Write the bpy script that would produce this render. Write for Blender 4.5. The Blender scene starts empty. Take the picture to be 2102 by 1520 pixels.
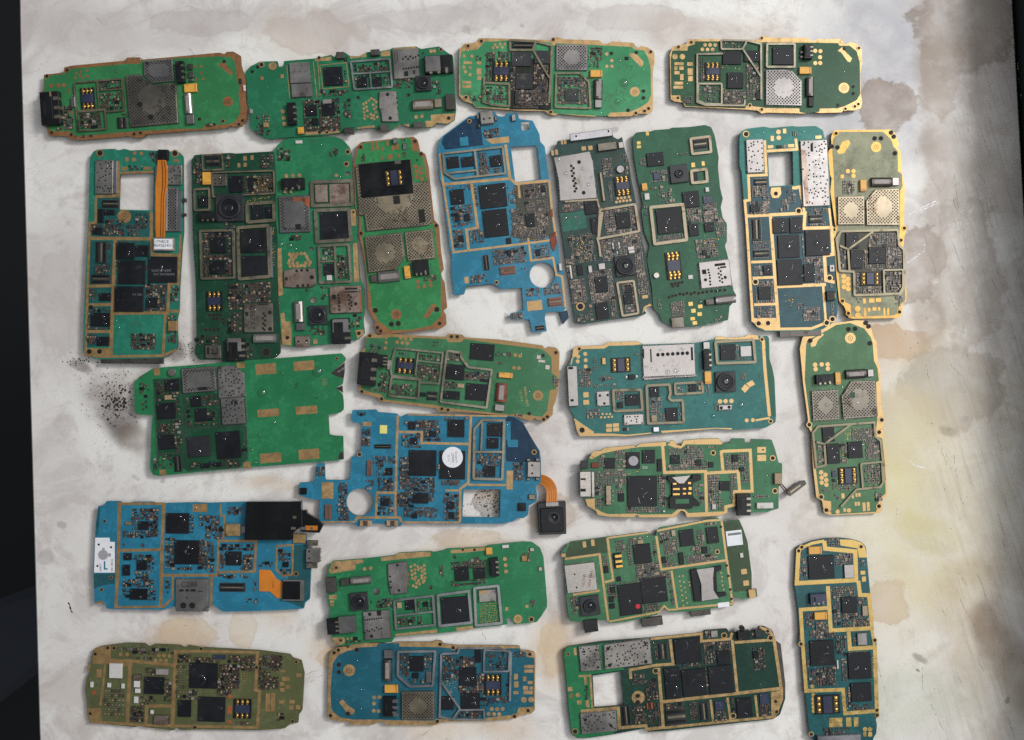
import bpy, bmesh, math, random
from mathutils import Vector, Matrix
from mathutils.geometry import tessellate_polygon
random.seed(7)
scene = bpy.context.scene
COL = scene.collection

# ---------------------------------------------------------------- camera, light, exposure
S = 0.00025          # metres per photograph pixel on the table plane
D = 0.50             # camera height above the table
CX, CY = 1051.0, 760.0
cam_d = bpy.data.cameras.new('camera')
cam = bpy.data.objects.new('camera', cam_d); COL.objects.link(cam)
cam.location = (0, 0, D)
cam_d.sensor_fit = 'HORIZONTAL'; cam_d.sensor_width = 36
cam_d.lens = 36 * D / (2 * CX * S)
cam_d.clip_start = 0.01; cam_d.clip_end = 50
scene.camera = cam

world = bpy.data.worlds.new('World'); scene.world = world; world.use_nodes = True
bg = world.node_tree.nodes['Background']
bg.inputs[0].default_value = (0.80, 0.90, 1.0, 1); bg.inputs[1].default_value = 0.18

def area(name, loc, target, sx, sy, power, color):
    l = bpy.data.lights.new(name, 'AREA'); l.shape = 'RECTANGLE'; l.size = sx; l.size_y = sy
    l.energy = power; l.color = color
    o = bpy.data.objects.new(name, l); COL.objects.link(o); o.location = loc
    o.rotation_euler = (Vector(target) - Vector(loc)).to_track_quat('-Z', 'Y').to_euler()
    return o
area('window_light', (0.66, 0.08, 1.30), (0.05, 0.0, 0), 1.0, 1.4, 9.4, (1.0, 0.985, 0.965))
area('glint_light', (1.12, 0.66, 1.22), (0.0, 0.0, 0), 0.34, 0.44, 19.5, (1.0, 0.99, 0.97))  # small lamp added for white glints and crisper shadows

vs = scene.view_settings
vs.view_transform = 'Standard'; vs.look = 'None'; vs.exposure = 0.0; vs.gamma = 1.0
vs.use_curve_mapping = False
scene.render.engine = 'CYCLES'
scene.cycles.max_bounces = 8
scene.cycles.transmission_bounces = 6
scene.cycles.caustics_refractive = False; scene.cycles.caustics_reflective = False
scene.cycles.use_denoising = False
scene.cycles.use_adaptive_sampling = False
scene.cycles.sample_clamp_indirect = 4.0

# ---------------------------------------------------------------- materials
def lin(c):
    return tuple(((v/255)/12.92 if v/255 <= 0.04045 else (((v/255)+0.055)/1.055)**2.4) for v in c)

class NT:
    def __init__(self, m):
        self.t = m.node_tree; self.n = self.t.nodes; self.l = self.t.links
        self.bsdf = self.n['Principled BSDF']
        self.co = self.n.new('ShaderNodeTexCoord').outputs['Object']
    def put(self, sock, v):
        if hasattr(v, 'is_output'): self.l.new(v, sock)
        else: sock.default_value = v
    def noise(self, scale, detail=4, rough=0.6, vec=None, dist=0.0):
        t = self.n.new('ShaderNodeTexNoise'); self.l.new(vec or self.co, t.inputs['Vector'])
        t.inputs['Scale'].default_value = scale; t.inputs['Detail'].default_value = detail
        t.inputs['Roughness'].default_value = rough; t.inputs['Distortion'].default_value = dist
        return t.outputs[0]
    def voro(self, scale, feature='F1', metric='EUCLIDEAN', vec=None):
        t = self.n.new('ShaderNodeTexVoronoi'); self.l.new(vec or self.co, t.inputs['Vector'])
        t.feature = feature
        if feature not in ('DISTANCE_TO_EDGE', 'N_SPHERE_RADIUS'): t.distance = metric
        t.inputs['Scale'].default_value = scale
        return t
    def ramp(self, f, a, b, va=0.0, vb=1.0):
        t = self.n.new('ShaderNodeMapRange'); t.interpolation_type = 'SMOOTHSTEP'
        self.put(t.inputs[0], f); t.inputs[1].default_value = a; t.inputs[2].default_value = b
        t.inputs[3].default_value = va; t.inputs[4].default_value = vb
        return t.outputs[0]
    def math(self, op, a, b=0.0):
        t = self.n.new('ShaderNodeMath'); t.operation = op
        self.put(t.inputs[0], a); self.put(t.inputs[1], b)
        return t.outputs[0]
    def mix(self, f, a, b, mode='MIX'):
        t = self.n.new('ShaderNodeMix'); t.data_type = 'RGBA'; t.blend_type = mode
        self.put(t.inputs[0], f)
        self.put(t.inputs[6], a if hasattr(a, 'is_output') else (*a, 1) if len(a) == 3 else a)
        self.put(t.inputs[7], b if hasattr(b, 'is_output') else (*b, 1) if len(b) == 3 else b)
        return t.outputs[2]
    def vmath(self, op, a, b):
        t = self.n.new('ShaderNodeVectorMath'); t.operation = op
        self.put(t.inputs[0], a); self.put(t.inputs[1], b)
        return t.outputs['Value'] if op in ('LENGTH', 'DISTANCE') else t.outputs['Vector']
    def bump(self, h, strength=0.2, dist=0.0001):
        t = self.n.new('ShaderNodeBump'); t.inputs['Strength'].default_value = strength
        t.inputs['Distance'].default_value = dist
        self.l.new(h, t.inputs['Height']); self.l.new(t.outputs[0], self.bsdf.inputs['Normal'])
    def set(self, **k):
        for a, v in k.items():
            self.put(self.bsdf.inputs[a.replace('_', ' ')], v)

MATS = {}
def newmat(name):
    m = bpy.data.materials.new(name); m.use_nodes = True; MATS[name] = m
    return m, NT(m)

def simple(name, c, metal=0.0, rough=0.5, var=0.25, scale=900, coat=0.0, grime=0.0, grimecol=(60, 45, 30), bump=0.15, rv=0.12, spec=.5):
    m, t = newmat(name); c = lin(c)
    n = t.noise(scale, 5); n2 = t.noise(scale * 0.13, 4)
    dk = tuple(v * (1 - var) for v in c); lt = tuple(min(1, v * (1 + var)) for v in c)
    col = t.mix(t.ramp(n2, .3, .7), dk, lt)
    col = t.mix(t.ramp(n, .35, .7, 0, .35), col, tuple(v * .75 for v in c))
    if grime:
        g = t.ramp(t.noise(scale * 0.22, 6, .7), .62 - grime * .3, .74 - grime * .2)
        col = t.mix(t.math('MULTIPLY', g, .75), col, lin(grimecol))
    t.set(Base_Color=col, Metallic=metal, Roughness=t.ramp(n2, .2, .8, max(.05, rough - rv), min(1, rough + rv)), Coat_Weight=coat)
    t.bsdf.inputs['Coat Roughness'].default_value = 0.12
    t.bsdf.inputs['Specular IOR Level'].default_value = spec
    if bump: t.bump(n, bump, 0.00006)
    return m

def pcb(name, c, dirt=0.25, dark=1.0):
    m, t = newmat(name); c = lin(c); g = .3*c[0] + .6*c[1] + .1*c[2]; c = tuple((v * .87 + g * .13) * .78 for v in c)
    big = t.noise(70, 4); fine = t.noise(700, 4)
    lt = tuple(min(1, v * 1.06 + .002) for v in c); dk = tuple(v * .90 for v in c)
    col = t.mix(t.ramp(big, .3, .7), dk, lt)
    # copper tracks under the solder mask: two families of fine lines
    wv = t.voro(420, 'F1', 'CHEBYCHEV')
    lines = t.ramp(t.math('FRACT', t.math('MULTIPLY', wv.outputs['Distance'], 6.0)), .42, .5)
    msk = t.ramp(t.noise(150, 2), .50, .56)
    col = t.mix(t.math('MULTIPLY', t.math('MULTIPLY', lines, msk), .45), col, tuple(min(1, v * 1.5 + .012) for v in c))
    via = t.voro(620, 'F1')
    v = t.ramp(via.outputs['Distance'], .10, .16, 1, 0)
    vm = t.ramp(t.noise(190, 2), .55, .6)
    col = t.mix(t.math('MULTIPLY', t.math('MULTIPLY', v, vm), .7), col, tuple(x * .25 for x in c))
    g = t.ramp(t.noise(95, 7, .72), .66 - dirt * .35, .80 - dirt * .25)
    col = t.mix(t.math('MULTIPLY', g, .55), col, lin((78, 70, 52)))
    sp = t.ramp(t.noise(2600, 2), .70, .76)
    col = t.mix(t.math('MULTIPLY', sp, .5 * min(1, dirt * 2)), col, lin((30, 26, 20)))
    t.set(Base_Color=col, Roughness=t.ramp(fine, .3, .7, .28, .46), Coat_Weight=.16)
    t.bsdf.inputs['Specular IOR Level'].default_value = .28
    t.bsdf.inputs['Coat Roughness'].default_value = .10
    t.bump(t.math('ADD', t.math('MULTIPLY', lines, msk), fine), .12, .00004)
    return m

def gold(name, c, rough=.42, metal=.8, grime=.25):
    m, t = newmat(name); c = lin(c)
    a = t.noise(260, 5, .65); b = t.noise(1500, 3)
    col = t.mix(t.ramp(a, .3, .7), tuple(v * .80 for v in c), tuple(min(1, v * 1.12) for v in c))
    g = t.ramp(t.noise(330, 6, .75), .70 - grime * .3, .80 - grime * .2)
    col = t.mix(t.math('MULTIPLY', g, .8), col, lin((70, 48, 26)))
    col = t.mix(t.ramp(b, .62, .70, 0, .5), col, tuple(v * .35 for v in c))
    t.set(Base_Color=col, Metallic=metal, Roughness=t.ramp(a, .3, .7, rough - .1, rough + .14))
    t.bump(b, .2, .00005)
    return m

gold('gold_bright', (194, 162, 114), .36, .80, .42)  # right boards' gold paler, left boards' browner: reflected light put into the colour
gold('gold_yellow', (202, 172, 106), .36, .82, .26)
gold('gold_muddy', (186, 148, 84), .36, .78, .42)
gold('gold_tan', (192, 158, 112), .44, .65, .35)
gold('gold_dull', (166, 134, 90), .50, .5, .3)
gold('gold_brown', (150, 106, 68), .55, .4, .45)
gold('contact_gold', (226, 180, 98), .30, .9, .25)
simple('tin', (176, 170, 164), .92, .28, .15, 500, grime=.18, grimecol=(95, 85, 72))
simple('tin_light', (158, 153, 151), .9, .27, .10, 500, grime=.08, grimecol=(110, 100, 88))
simple('tin_warm', (154, 142, 122), .85, .34, .15, 500, grime=.25, grimecol=(90, 66, 44))
simple('tin_rusty', (166, 148, 136), .8, .42, .2, 420, grime=.55, grimecol=(88, 58, 40))
simple('tin_dark', (128, 122, 112), .85, .42, .22, 500, grime=.3, grimecol=(60, 52, 42))
simple('dark_metal', (92, 88, 84), .7, .4, .3, 600, grime=.25, grimecol=(50, 42, 34))
simple('nickel', (156, 149, 132), .85, .30, .18, 600, grime=.25, grimecol=(92, 80, 58))
simple('nickel_grey', (166, 168, 168), .85, .30, .15, 600, grime=.15, grimecol=(88, 80, 68))
simple('nickel_dark', (136, 128, 108), .75, .42, .22, 600, grime=.35, grimecol=(58, 52, 36))
simple('chrome', (180, 178, 182), .95, .24, .05, 500)
simple('chip', (25, 26, 31), 0, .42, .25, 800, coat=.05, spec=.3, grime=.06, grimecol=(70, 66, 60))
simple('chip_worn', (38, 39, 43), 0, .42, .25, 700, coat=.15, grime=.25, grimecol=(88, 82, 74))
simple('chip_blue', (44, 50, 74), 0, .35, .25, 800, coat=.2)
simple('chip_grey', (150, 142, 138), .1, .5, .2, 700, grime=.2, grimecol=(90, 75, 62))
simple('black_plastic', (20, 21, 24), 0, .42, .3, 900, coat=.05, spec=.35, grime=.1, grimecol=(80, 72, 62))
simple('dark_plastic', (42, 44, 48), 0, .45, .25, 900, grime=.12, grimecol=(80, 72, 62))
simple('gloss_black', (12, 13, 14), 0, .2, .3, 700, coat=.2, bump=.05)
simple('hole_dark', (14, 12, 11), 0, .7, .3, 900)
simple('hole_side', (66, 52, 36), .2, .6, .3, 900)
simple('fibre', (78, 62, 40), 0, .7, .3, 800, grime=.5, grimecol=(48, 38, 26))
simple('cap_brown', (88, 62, 48), 0, .45, .3, 900)
simple('cap_tan', (168, 142, 112), 0, .45, .25, 900)
simple('cap_grey', (116, 112, 108), 0, .45, .25, 900)
simple('res_black', (28, 28, 32), 0, .3, .3, 900)
simple('solder', (134, 130, 126), .9, .28, .3, 900)
simple('tantalum', (224, 166, 70), 0, .36, .12, 700, coat=.2, grime=.08, grimecol=(140, 90, 40))
simple('tantalum_dark', (186, 120, 48), 0, .42, .15, 700, grime=.2, grimecol=(100, 62, 30))
simple('white_part', (210, 206, 202), 0, .4, .06, 700, grime=.1, grimecol=(150, 140, 128))
simple('paper', (238, 238, 242), 0, .55, .04, 500, bump=.05, grime=.03, grimecol=(190, 186, 180))
simple('ink', (30, 30, 46), 0, .6, .1, 500)
simple('ink_grey', (120, 122, 124), 0, .6, .1, 500)
simple('ink_dark', (44, 30, 26), 0, .6, .1, 500)
simple('flex', (206, 122, 34), .05, .34, .12, 300, coat=.3)
simple('flex_dark', (120, 62, 18), .05, .4, .12, 300)
simple('copper', (170, 96, 62), .4, .45, .25, 600, grime=.2, grimecol=(90, 50, 30))
simple('rust', (116, 60, 42), .1, .6, .45, 900, grime=.35, grimecol=(60, 32, 24), bump=.5)
simple('soot', (40, 36, 36), 0, .6, .5, 900, bump=.5)
simple('red_paint', (205, 30, 60), 0, .35, .15, 700)
simple('red_wire', (120, 50, 40), 0, .5, .2, 700)
simple('conn_brown', (122, 84, 72), 0, .42, .2, 700)
simple('sticker_yellow', (236, 226, 130), 0, .5, .1, 500)
simple('grey_tape', (168, 164, 168), .2, .5, .12, 400)
simple('crumb', (40, 34, 32), 0, .85, .5, 900)
m, t = newmat('lens_glass'); t.set(Base_Color=(.01, .011, .016, 1), Roughness=.05, Coat_Weight=1.0)
t.bsdf.inputs['Coat Roughness'].default_value = .03
m, t = newmat('water')
fr = t.n.new('ShaderNodeLayerWeight'); fr.inputs['Blend'].default_value = .5
fac = t.math('ADD', t.math('MULTIPLY', t.math('POWER', fr.outputs['Facing'], 4.0), .5), .09)
tr = t.n.new('ShaderNodeBsdfTransparent'); tr.inputs[0].default_value = (.93, .95, .95, 1)
gl = t.n.new('ShaderNodeBsdfAnisotropic'); gl.inputs['Roughness'].default_value = .04
mx = t.n.new('ShaderNodeMixShader'); t.l.new(fac, mx.inputs[0]); t.l.new(tr.outputs[0], mx.inputs[1]); t.l.new(gl.outputs[0], mx.inputs[2])
t.l.new(mx.outputs[0], t.n['Material Output'].inputs['Surface'])

# ---------------------------------------------------------------- geometry helpers
def area2(p):
    return sum(p[i][0] * p[(i+1) % len(p)][1] - p[(i+1) % len(p)][0] * p[i][1] for i in range(len(p))) / 2
def ccw(p): return list(p) if area2(p) > 0 else list(reversed(p))
def inset(p, d):
    out = []; n = len(p)
    for i in range(n):
        a, b, c = Vector(p[i-1]), Vector(p[i]), Vector(p[(i+1) % n])
        u = (b - a); v = (c - b)
        if u.length < 1e-9 or v.length < 1e-9: out.append(tuple(b)); continue
        u.normalize(); v.normalize()
        n1 = Vector((-u.y, u.x)); n2 = Vector((-v.y, v.x)); k = n1 + n2
        if k.length < .2: out.append(tuple(b + n1 * d)); continue
        k.normalize(); q = d / max(.45, k.dot(n1))
        out.append(tuple(b + k * q))
    return out
def rounded(p, r, seg=3):
    out = []; n = len(p)
    for i in range(n):
        a, b, c = Vector(p[i-1]), Vector(p[i]), Vector(p[(i+1) % n])
        u = a - b; v = c - b; q = min(r, u.length * .42, v.length * .42)
        if q < 1e-7: out.append(tuple(b)); continue
        s = b + u.normalized() * q; e = b + v.normalized() * q
        for k in range(seg + 1):
            f = k / seg
            out.append(tuple((1-f)**2 * s + 2*f*(1-f) * b + f*f * e))
    return out
def inside(p, q):
    x, y = p; r = False; n = len(q); j = n - 1
    for i in range(n):
        xi, yi = q[i]; xj, yj = q[j]
        if (yi > y) != (yj > y) and x < (xj - xi) * (y - yi) / (yj - yi) + xi: r = not r
        j = i
    return r
def segdist(p, a, b):
    p, a, b = Vector(p), Vector(a), Vector(b); ab = b - a
    f = 0 if ab.length < 1e-9 else max(0, min(1, (p - a).dot(ab) / ab.dot(ab)))
    return (p - a - ab * f).length
def disc(c, r, n=12, ph=0.0):
    return [(c[0] + r * math.cos(ph + 2*math.pi*i/n), c[1] + r * math.sin(ph + 2*math.pi*i/n)) for i in range(n)]
def rect(x0, y0, x1, y1): return [(x0, y0), (x1, y0), (x1, y1), (x0, y1)]

class MB:
    def __init__(self): self.v = []; self.f = []; self.m = []; self.mats = []; self.smooth = False
    def mi(self, name):
        if name not in self.mats: self.mats.append(name)
        return self.mats.index(name)
    def face(self, pts, mat):
        i = len(self.v); self.v += pts; self.f.append(list(range(i, i + len(pts)))); self.m.append(self.mi(mat))
    def sheet(self, p, z, mat): self.face([(x, y, z) for x, y in ccw(p)], mat)
    def ring(self, lo, zlo, hi, zhi, mat):
        n = len(lo); i = len(self.v); k = self.mi(mat)
        self.v += [(x, y, zlo) for x, y in lo] + [(x, y, zhi) for x, y in hi]
        for a in range(n):
            b = (a + 1) % n
            self.f.append([i + a, i + b, i + n + b, i + n + a]); self.m.append(k)
    def prism(self, p, z0, z1, top, side=None, bev=0.0):
        p = ccw(p); side = side or top
        if bev > 0:
            q = inset(p, bev)
            self.ring(p, z0, p, z1 - bev, side); self.ring(p, z1 - bev, q, z1, top)
            self.sheet(q, z1, top)
        else:
            self.ring(p, z0, p, z1, side); self.sheet(p, z1, top)
    def plate(self, p, holes, z0, z1, top, side, bottom):
        p = ccw(p); holes = [ccw(h) for h in holes]
        loops = [[Vector((x, y, 0)) for x, y in l] for l in [p] + holes]
        flat = [(x, y) for l in [p] + holes for x, y in l]
        tris = tessellate_polygon(loops)
        kt, kb = self.mi(top), self.mi(bottom)
        i = len(self.v); n = len(flat)
        self.v += [(x, y, z1) for x, y in flat] + [(x, y, z0) for x, y in flat]
        for a, b, c in tris:
            A, B, C = flat[a], flat[b], flat[c]
            if (B[0]-A[0])*(C[1]-A[1]) - (B[1]-A[1])*(C[0]-A[0]) < 0: b, c = c, b
            self.f.append([i+a, i+b, i+c]); self.m.append(kt)
            self.f.append([i+n+a, i+n+c, i+n+b]); self.m.append(kb)
        self.ring(p, z0, p, z1, side)
        for h in holes: self.ring(list(reversed(h)), z0, list(reversed(h)), z1, side)
    def strip(self, pts, w, z0, z1, mat, closed=False, side=None):
        pts = [Vector(p) for p in pts]; n = len(pts); L = []; R = []
        for i in range(n):
            if closed or 0 < i < n - 1:
                u = (pts[i] - pts[i-1]).normalized(); v = (pts[(i+1) % n] - pts[i]).normalized()
                n1 = Vector((-u.y, u.x)); n2 = Vector((-v.y, v.x)); k = n1 + n2
                k = n1 if k.length < .2 else k.normalized(); q = w / 2 / max(.5, k.dot(n1))
            else:
                u = (pts[1] - pts[0]) if i == 0 else (pts[-1] - pts[-2]); u.normalize()
                k = Vector((-u.y, u.x)); q = w / 2
            L.append(pts[i] + k * q); R.append(pts[i] - k * q)
        m = n if closed else n - 1
        side = side or mat
        for i in range(m):
            j = (i + 1) % n
            a, b, c, d = R[i], R[j], L[j], L[i]
            self.face([(a.x, a.y, z1), (b.x, b.y, z1), (c.x, c.y, z1), (d.x, d.y, z1)], mat)
            if z1 - z0 > 5e-5:
                self.face([(a.x, a.y, z0), (b.x, b.y, z0), (b.x, b.y, z1), (a.x, a.y, z1)], side)
                self.face([(c.x, c.y, z0), (d.x, d.y, z0), (d.x, d.y, z1), (c.x, c.y, z1)], side)
        if not closed and z1 - z0 > 5e-5:
            for a, d in ((L[0], R[0]), (R[-1], L[-1])):
                self.face([(a.x, a.y, z0), (d.x, d.y, z0), (d.x, d.y, z1), (a.x, a.y, z1)], side)
    def dome(self, c, r, h, z, mat, n=12, rings=3, sq=None):
        i0 = len(self.v); k = self.mi(mat)
        sh = sq or [1.0] * n
        for j in range(rings):
            a = math.pi / 2 * j / rings
            for q in range(n):
                b = 2 * math.pi * q / n
                self.v.append((c[0] + r * sh[q] * math.cos(a) * math.cos(b), c[1] + r * sh[q] * math.cos(a) * math.sin(b), z + h * math.sin(a)))
        self.v.append((c[0], c[1], z + h))
        for j in range(rings - 1):
            for q in range(n):
                p = (q + 1) % n
                self.f.append([i0+j*n+q, i0+j*n+p, i0+(j+1)*n+p, i0+(j+1)*n+q]); self.m.append(k)
        for q in range(n):
            self.f.append([i0+(rings-1)*n+q, i0+(rings-1)*n+(q+1) % n, i0+rings*n]); self.m.append(k)
        if mat != 'water': self.f.append([i0 + q for q in reversed(range(n))]); self.m.append(k)
    def mesh(self, name):
        me = bpy.data.meshes.new(name); me.from_pydata(self.v, [], self.f)
        for m in self.mats: me.materials.append(MATS[m])
        me.polygons.foreach_set('material_index', self.m)
        if self.smooth: me.polygons.foreach_set('use_smooth', [True] * len(self.f))
        me.update(); return me
    def build(self, name, parent=None, loc=(0, 0, 0)):
        if not self.f: return None
        o = bpy.data.objects.new(name, self.mesh(name)); COL.objects.link(o)
        if parent: o.parent = parent
        o.location = loc
        return o

def P2W(px, py, z=0.0):
    k = S * (1 - z / D)
    return Vector(((px - CX) * k, -(py - CY) * k))

def tag(o, label=None, cat=None, group=None, kind=None):
    for k, v in (('label', label), ('category', cat), ('group', group), ('kind', kind)):
        if v: o[k] = v
    return o

# small surface-mount parts: shared meshes ------------------------------------------------
SMD = {}
def smd_mesh(kind, body, l, w, h):
    key = (body, l, w)
    if key in SMD: return SMD[key]
    b = MB(); e = l * .24
    b.prism(rect(-l/2 + e, -w/2, l/2 - e, w/2), 0, h * .96, body)
    b.prism(rect(-l/2, -w/2 - 2e-5, -l/2 + e, w/2 + 2e-5), 0, h, 'solder', bev=4e-5)
    b.prism(rect(l/2 - e, -w/2 - 2e-5, l/2, w/2 + 2e-5), 0, h, 'solder', bev=4e-5)
    SMD[key] = (b, b.mesh(kind)); return SMD[key]
def block_mesh(kind, body, l, w, h):
    key = (kind, body, l, w)
    if key in SMD: return SMD[key]
    b = MB(); b.prism(rect(-l/2, -w/2, l/2, w/2), 0, h, body, bev=6e-5)
    SMD[key] = (b, b.mesh(kind)); return SMD[key]
px = S
SMD_KINDS = [  # weight, kind, body, l, w, h
    (32, 'capacitor', 'cap_brown', 4.2*px, 2.4*px, .45e-3), (7, 'capacitor', 'cap_tan', 4.2*px, 2.4*px, .45e-3),
    (24, 'resistor', 'res_black', 4.0*px, 2.4*px, .32e-3), (8, 'capacitor', 'cap_grey', 4.2*px, 2.6*px, .45e-3),
    (9, 'capacitor', 'cap_brown', 6.0*px, 3.4*px, .7e-3), (4, 'capacitor', 'cap_tan', 6.4*px, 3.8*px, .7e-3),
    (5, 'resistor', 'res_black', 6.0*px, 3.4*px, .4e-3)]
SMD_BLOCKS = [(8, 'small_chip', 'chip', 6*px, 6*px, .5e-3), (4, 'small_chip', 'chip', 9*px, 6*px, .6e-3), (4, 'inductor', 'chip_grey', 6*px, 5*px, .8e-3),
    (4, 'inductor', 'chip_blue', 6*px, 5*px, .6e-3)]

DROPS = []
RILLS = []
THICK = 1.0e-3
NAMES = {}

class Board:
    def __init__(s, label, x0, y0, sc, rot, mask, goldm, data, base='mask', lift=2.2, dirt=.25, rr=9, frame='nickel', can='tin', chip='chip', patch=None, drops=42, loc_tag=''):
        s.x0, s.y0, s.sc = x0, y0, sc
        s.gold, s.can, s.framem, s.chipm = goldm, can, frame, chip
        s.maskname = 'mask_%d' % len(MATS); pcb(s.maskname, mask, dirt)
        s.patch = {}
        for k, c in (patch or {}).items():
            n = 'mask_%s_%d' % (k, len(MATS)); pcb(n, c, dirt); s.patch[k] = n
        s.lift = lift * 1e-3; s.top = s.lift + THICK
        s.ang = -math.atan(rot)
        rows = [l.split() for l in data.strip().splitlines() if l.strip()]
        s.pt = lambda t: tuple(float(v) for v in t.split(','))
        O = [s.pt(q) for q in next(r for r in rows if r[0] == 'O')[1:]]
        xs = [q[0] for q in O]; ys = [q[1] for q in O]
        c = P2W(x0 + (min(xs)+max(xs))/2/sc, y0 + (min(ys)+max(ys))/2/sc, s.top)
        s.c = c
        s.root = bpy.data.objects.new('circuit_board', None); COL.objects.link(s.root)
        s.root.empty_display_size = .01
        s.root.location = (c.x, c.y, 0); s.tilt = (math.radians(random.uniform(-.7, .7)), math.radians(random.uniform(-.45, .45)), s.ang); s.root.rotation_euler = s.tilt
        s.mat4 = Matrix.Translation((c.x, c.y, 0)) @ s.root.rotation_euler.to_matrix().to_4x4()
        tag(s.root, label, 'circuit board', 'phone circuit boards laid out on the table')
        s.occ = []; s.walls = []; s.holes = []; s.zi = 0
        s.outline = rounded(s.L(O), rr / sc * S)
        s.cut = None; s.small = []; s.goldm = MB(); s.gz = 0; s.dotm = MB(); s.dirtm = MB(); s.pads = 0
        s.tmp = []
        # cut-outs first
        for r in rows:
            if r[0] == 'H': s.holes.append(rounded(s.L([s.pt(q) for q in r[1:]]), 6 / sc * S))
            if r[0] == 'HC':
                for q in r[2:]: s.holes.append(disc(s.L([s.pt(q)])[0], float(r[1]) / sc * S, 32))
        b = MB()
        topm = s.gold if any(r[0] == 'M' for r in rows) else s.maskname
        b.plate(s.outline, s.holes, s.lift, s.top, topm, 'fibre', s.maskname)
        b.build('substrate', s.root)
        # parts on the underside that the board stands on
        u = MB()
        cx = [q[0] for q in s.outline]; cy = [q[1] for q in s.outline]
        w = max(cx) - min(cx); h = max(cy) - min(cy)
        mx, my = (max(cx)+min(cx))/2, (max(cy)+min(cy))/2
        for f, g in ((-.27, -.2), (-.27, .2), (.27, .2), (.27, -.2), (0, .25), (0, -.25)):
            q = (mx + f*w, my + g*h); rr_ = min(w, h) * .13
            R = rect(q[0]-rr_, q[1]-rr_, q[0]+rr_, q[1]+rr_)
            if all(inside(k, s.outline) and not any(inside(k, hh) for hh in s.holes) for k in R) and not any(inside(k, R) for hh in s.holes for k in hh):
                u.prism(R, 0, s.lift, 'tin_dark')
        u.build('underside_shield', s.root)
        for r in rows:
            if r[0] == '#' : continue
            fn = getattr(s, 'c_' + r[0], None)
            if r[0] in ('O', 'H', 'HC'): continue
            if r[0] not in ('o', 'oc', 'oa'): s.flush()
            fn(r[1:])
        s.flush(); s.finish(drops)

    # coordinates: picture -> board plane
    def L(s, pts, z=None):
        z = s.top if z is None else z; out = []
        ca, sa = math.cos(-s.ang), math.sin(-s.ang)
        for x, y in pts:
            w = P2W(s.x0 + x / s.sc, s.y0 + y / s.sc, z) - s.c
            out.append((w.x * ca - w.y * sa, w.x * sa + w.y * ca))
        return out
    def R(s, a, z):      # two opposite corners -> rectangle aligned with the board
        (x0, y0), (x1, y1) = s.L(a, z)
        return rect(min(x0, x1), min(y0, y1), max(x0, x1), max(y0, y1))
    def rects(s, a, z):
        for i in range(0, len(a) - 1, 2): yield s.R([s.pt(a[i]), s.pt(a[i+1])], z)
    def pts(s, a, z=None): return s.L([s.pt(q) for q in a], z)
    def u(s, v): return float(v) / s.sc * S
    def wet(s, p, z, n=1, big=.22):
        xs = [q[0] for q in p]; ys = [q[1] for q in p]
        for _ in range(n):
            if random.random() < .55:
                x = random.uniform(min(xs), max(xs)); y = random.uniform(min(ys), max(ys)); r = random.uniform(.8, 2.4) * S * 1.3
                if min(xs)+r*2 < x < max(xs)-r*2 and min(ys)+r*2 < y < max(ys)-r*2 and inside((x, y), p): s.drop((x, y), z, r, .4, True)
    def rill(s, p, z, m):
        x = random.uniform(p[0][0] + m*.3, p[1][0] - m*.3); y = random.uniform(p[0][1] + m*.3, p[2][1] - m*.3)
        a = -s.ang + math.radians(random.choice([-60, -35, 120, 60, -75, 20]) + random.uniform(-20, 20)); L = random.uniform(.13, .26) * m; pts = []
        for k in range(6):
            pts.append((x, y)); a += random.uniform(-.75, .75); x += L * .36 * math.cos(a); y += L * .36 * math.sin(a)
        pts = [q for q in pts if inside(q, inset(p, 2.5*S))]
        if len(pts) < 3: return
        w = random.uniform(1.6, 3.0) * S
        RILLS.append(([tuple(s.mat4 @ Vector((q[0], q[1], z + 1e-5))) for q in pts], w))
    def drop(s, c, z, r, flat=.55, odd=False):
        w = s.mat4 @ Vector((c[0], c[1], z)); DROPS.append((w.x, w.y, w.z, r, flat, odd))
    # ---- parts
    def chips(s, a, mat, h, name='chip'):
        z = s.top + h
        for p in s.rects(a, z):
            b = MB(); b.prism(p, s.top, z, mat, bev=1.2e-4)
            w = p[1][0] - p[0][0]
            if w > 14 * S:
                d = (p[3][0] + 3*S, p[3][1] - 3*S); b.sheet(disc(d, .9*S, 8), z + 1.5e-5, 'ink_grey')
            o = b.build(name, s.root); s.occ.append(p)
            if w > 12 * S:
                s.wet(p, z, 2 if w > 20*S else 1)
                h_ = p[2][1] - p[0][1]
                for _ in range(2 if w > 26*S else 1):
                    if random.random() < .62 and h_ > 12*S: s.rill(p, z, min(w, h_))
    def c_c(s, a): s.chips(a, s.chipm, .9e-3)
    def c_cw(s, a): s.chips(a, 'chip_worn', 1.0e-3)
    def c_cb(s, a): s.chips(a, 'chip_blue', .7e-3, 'small_chip')
    def flush(s):
        if s.cut:
            b, name, z = s.cut; b.build(name, s.root); s.cut = None
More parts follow.
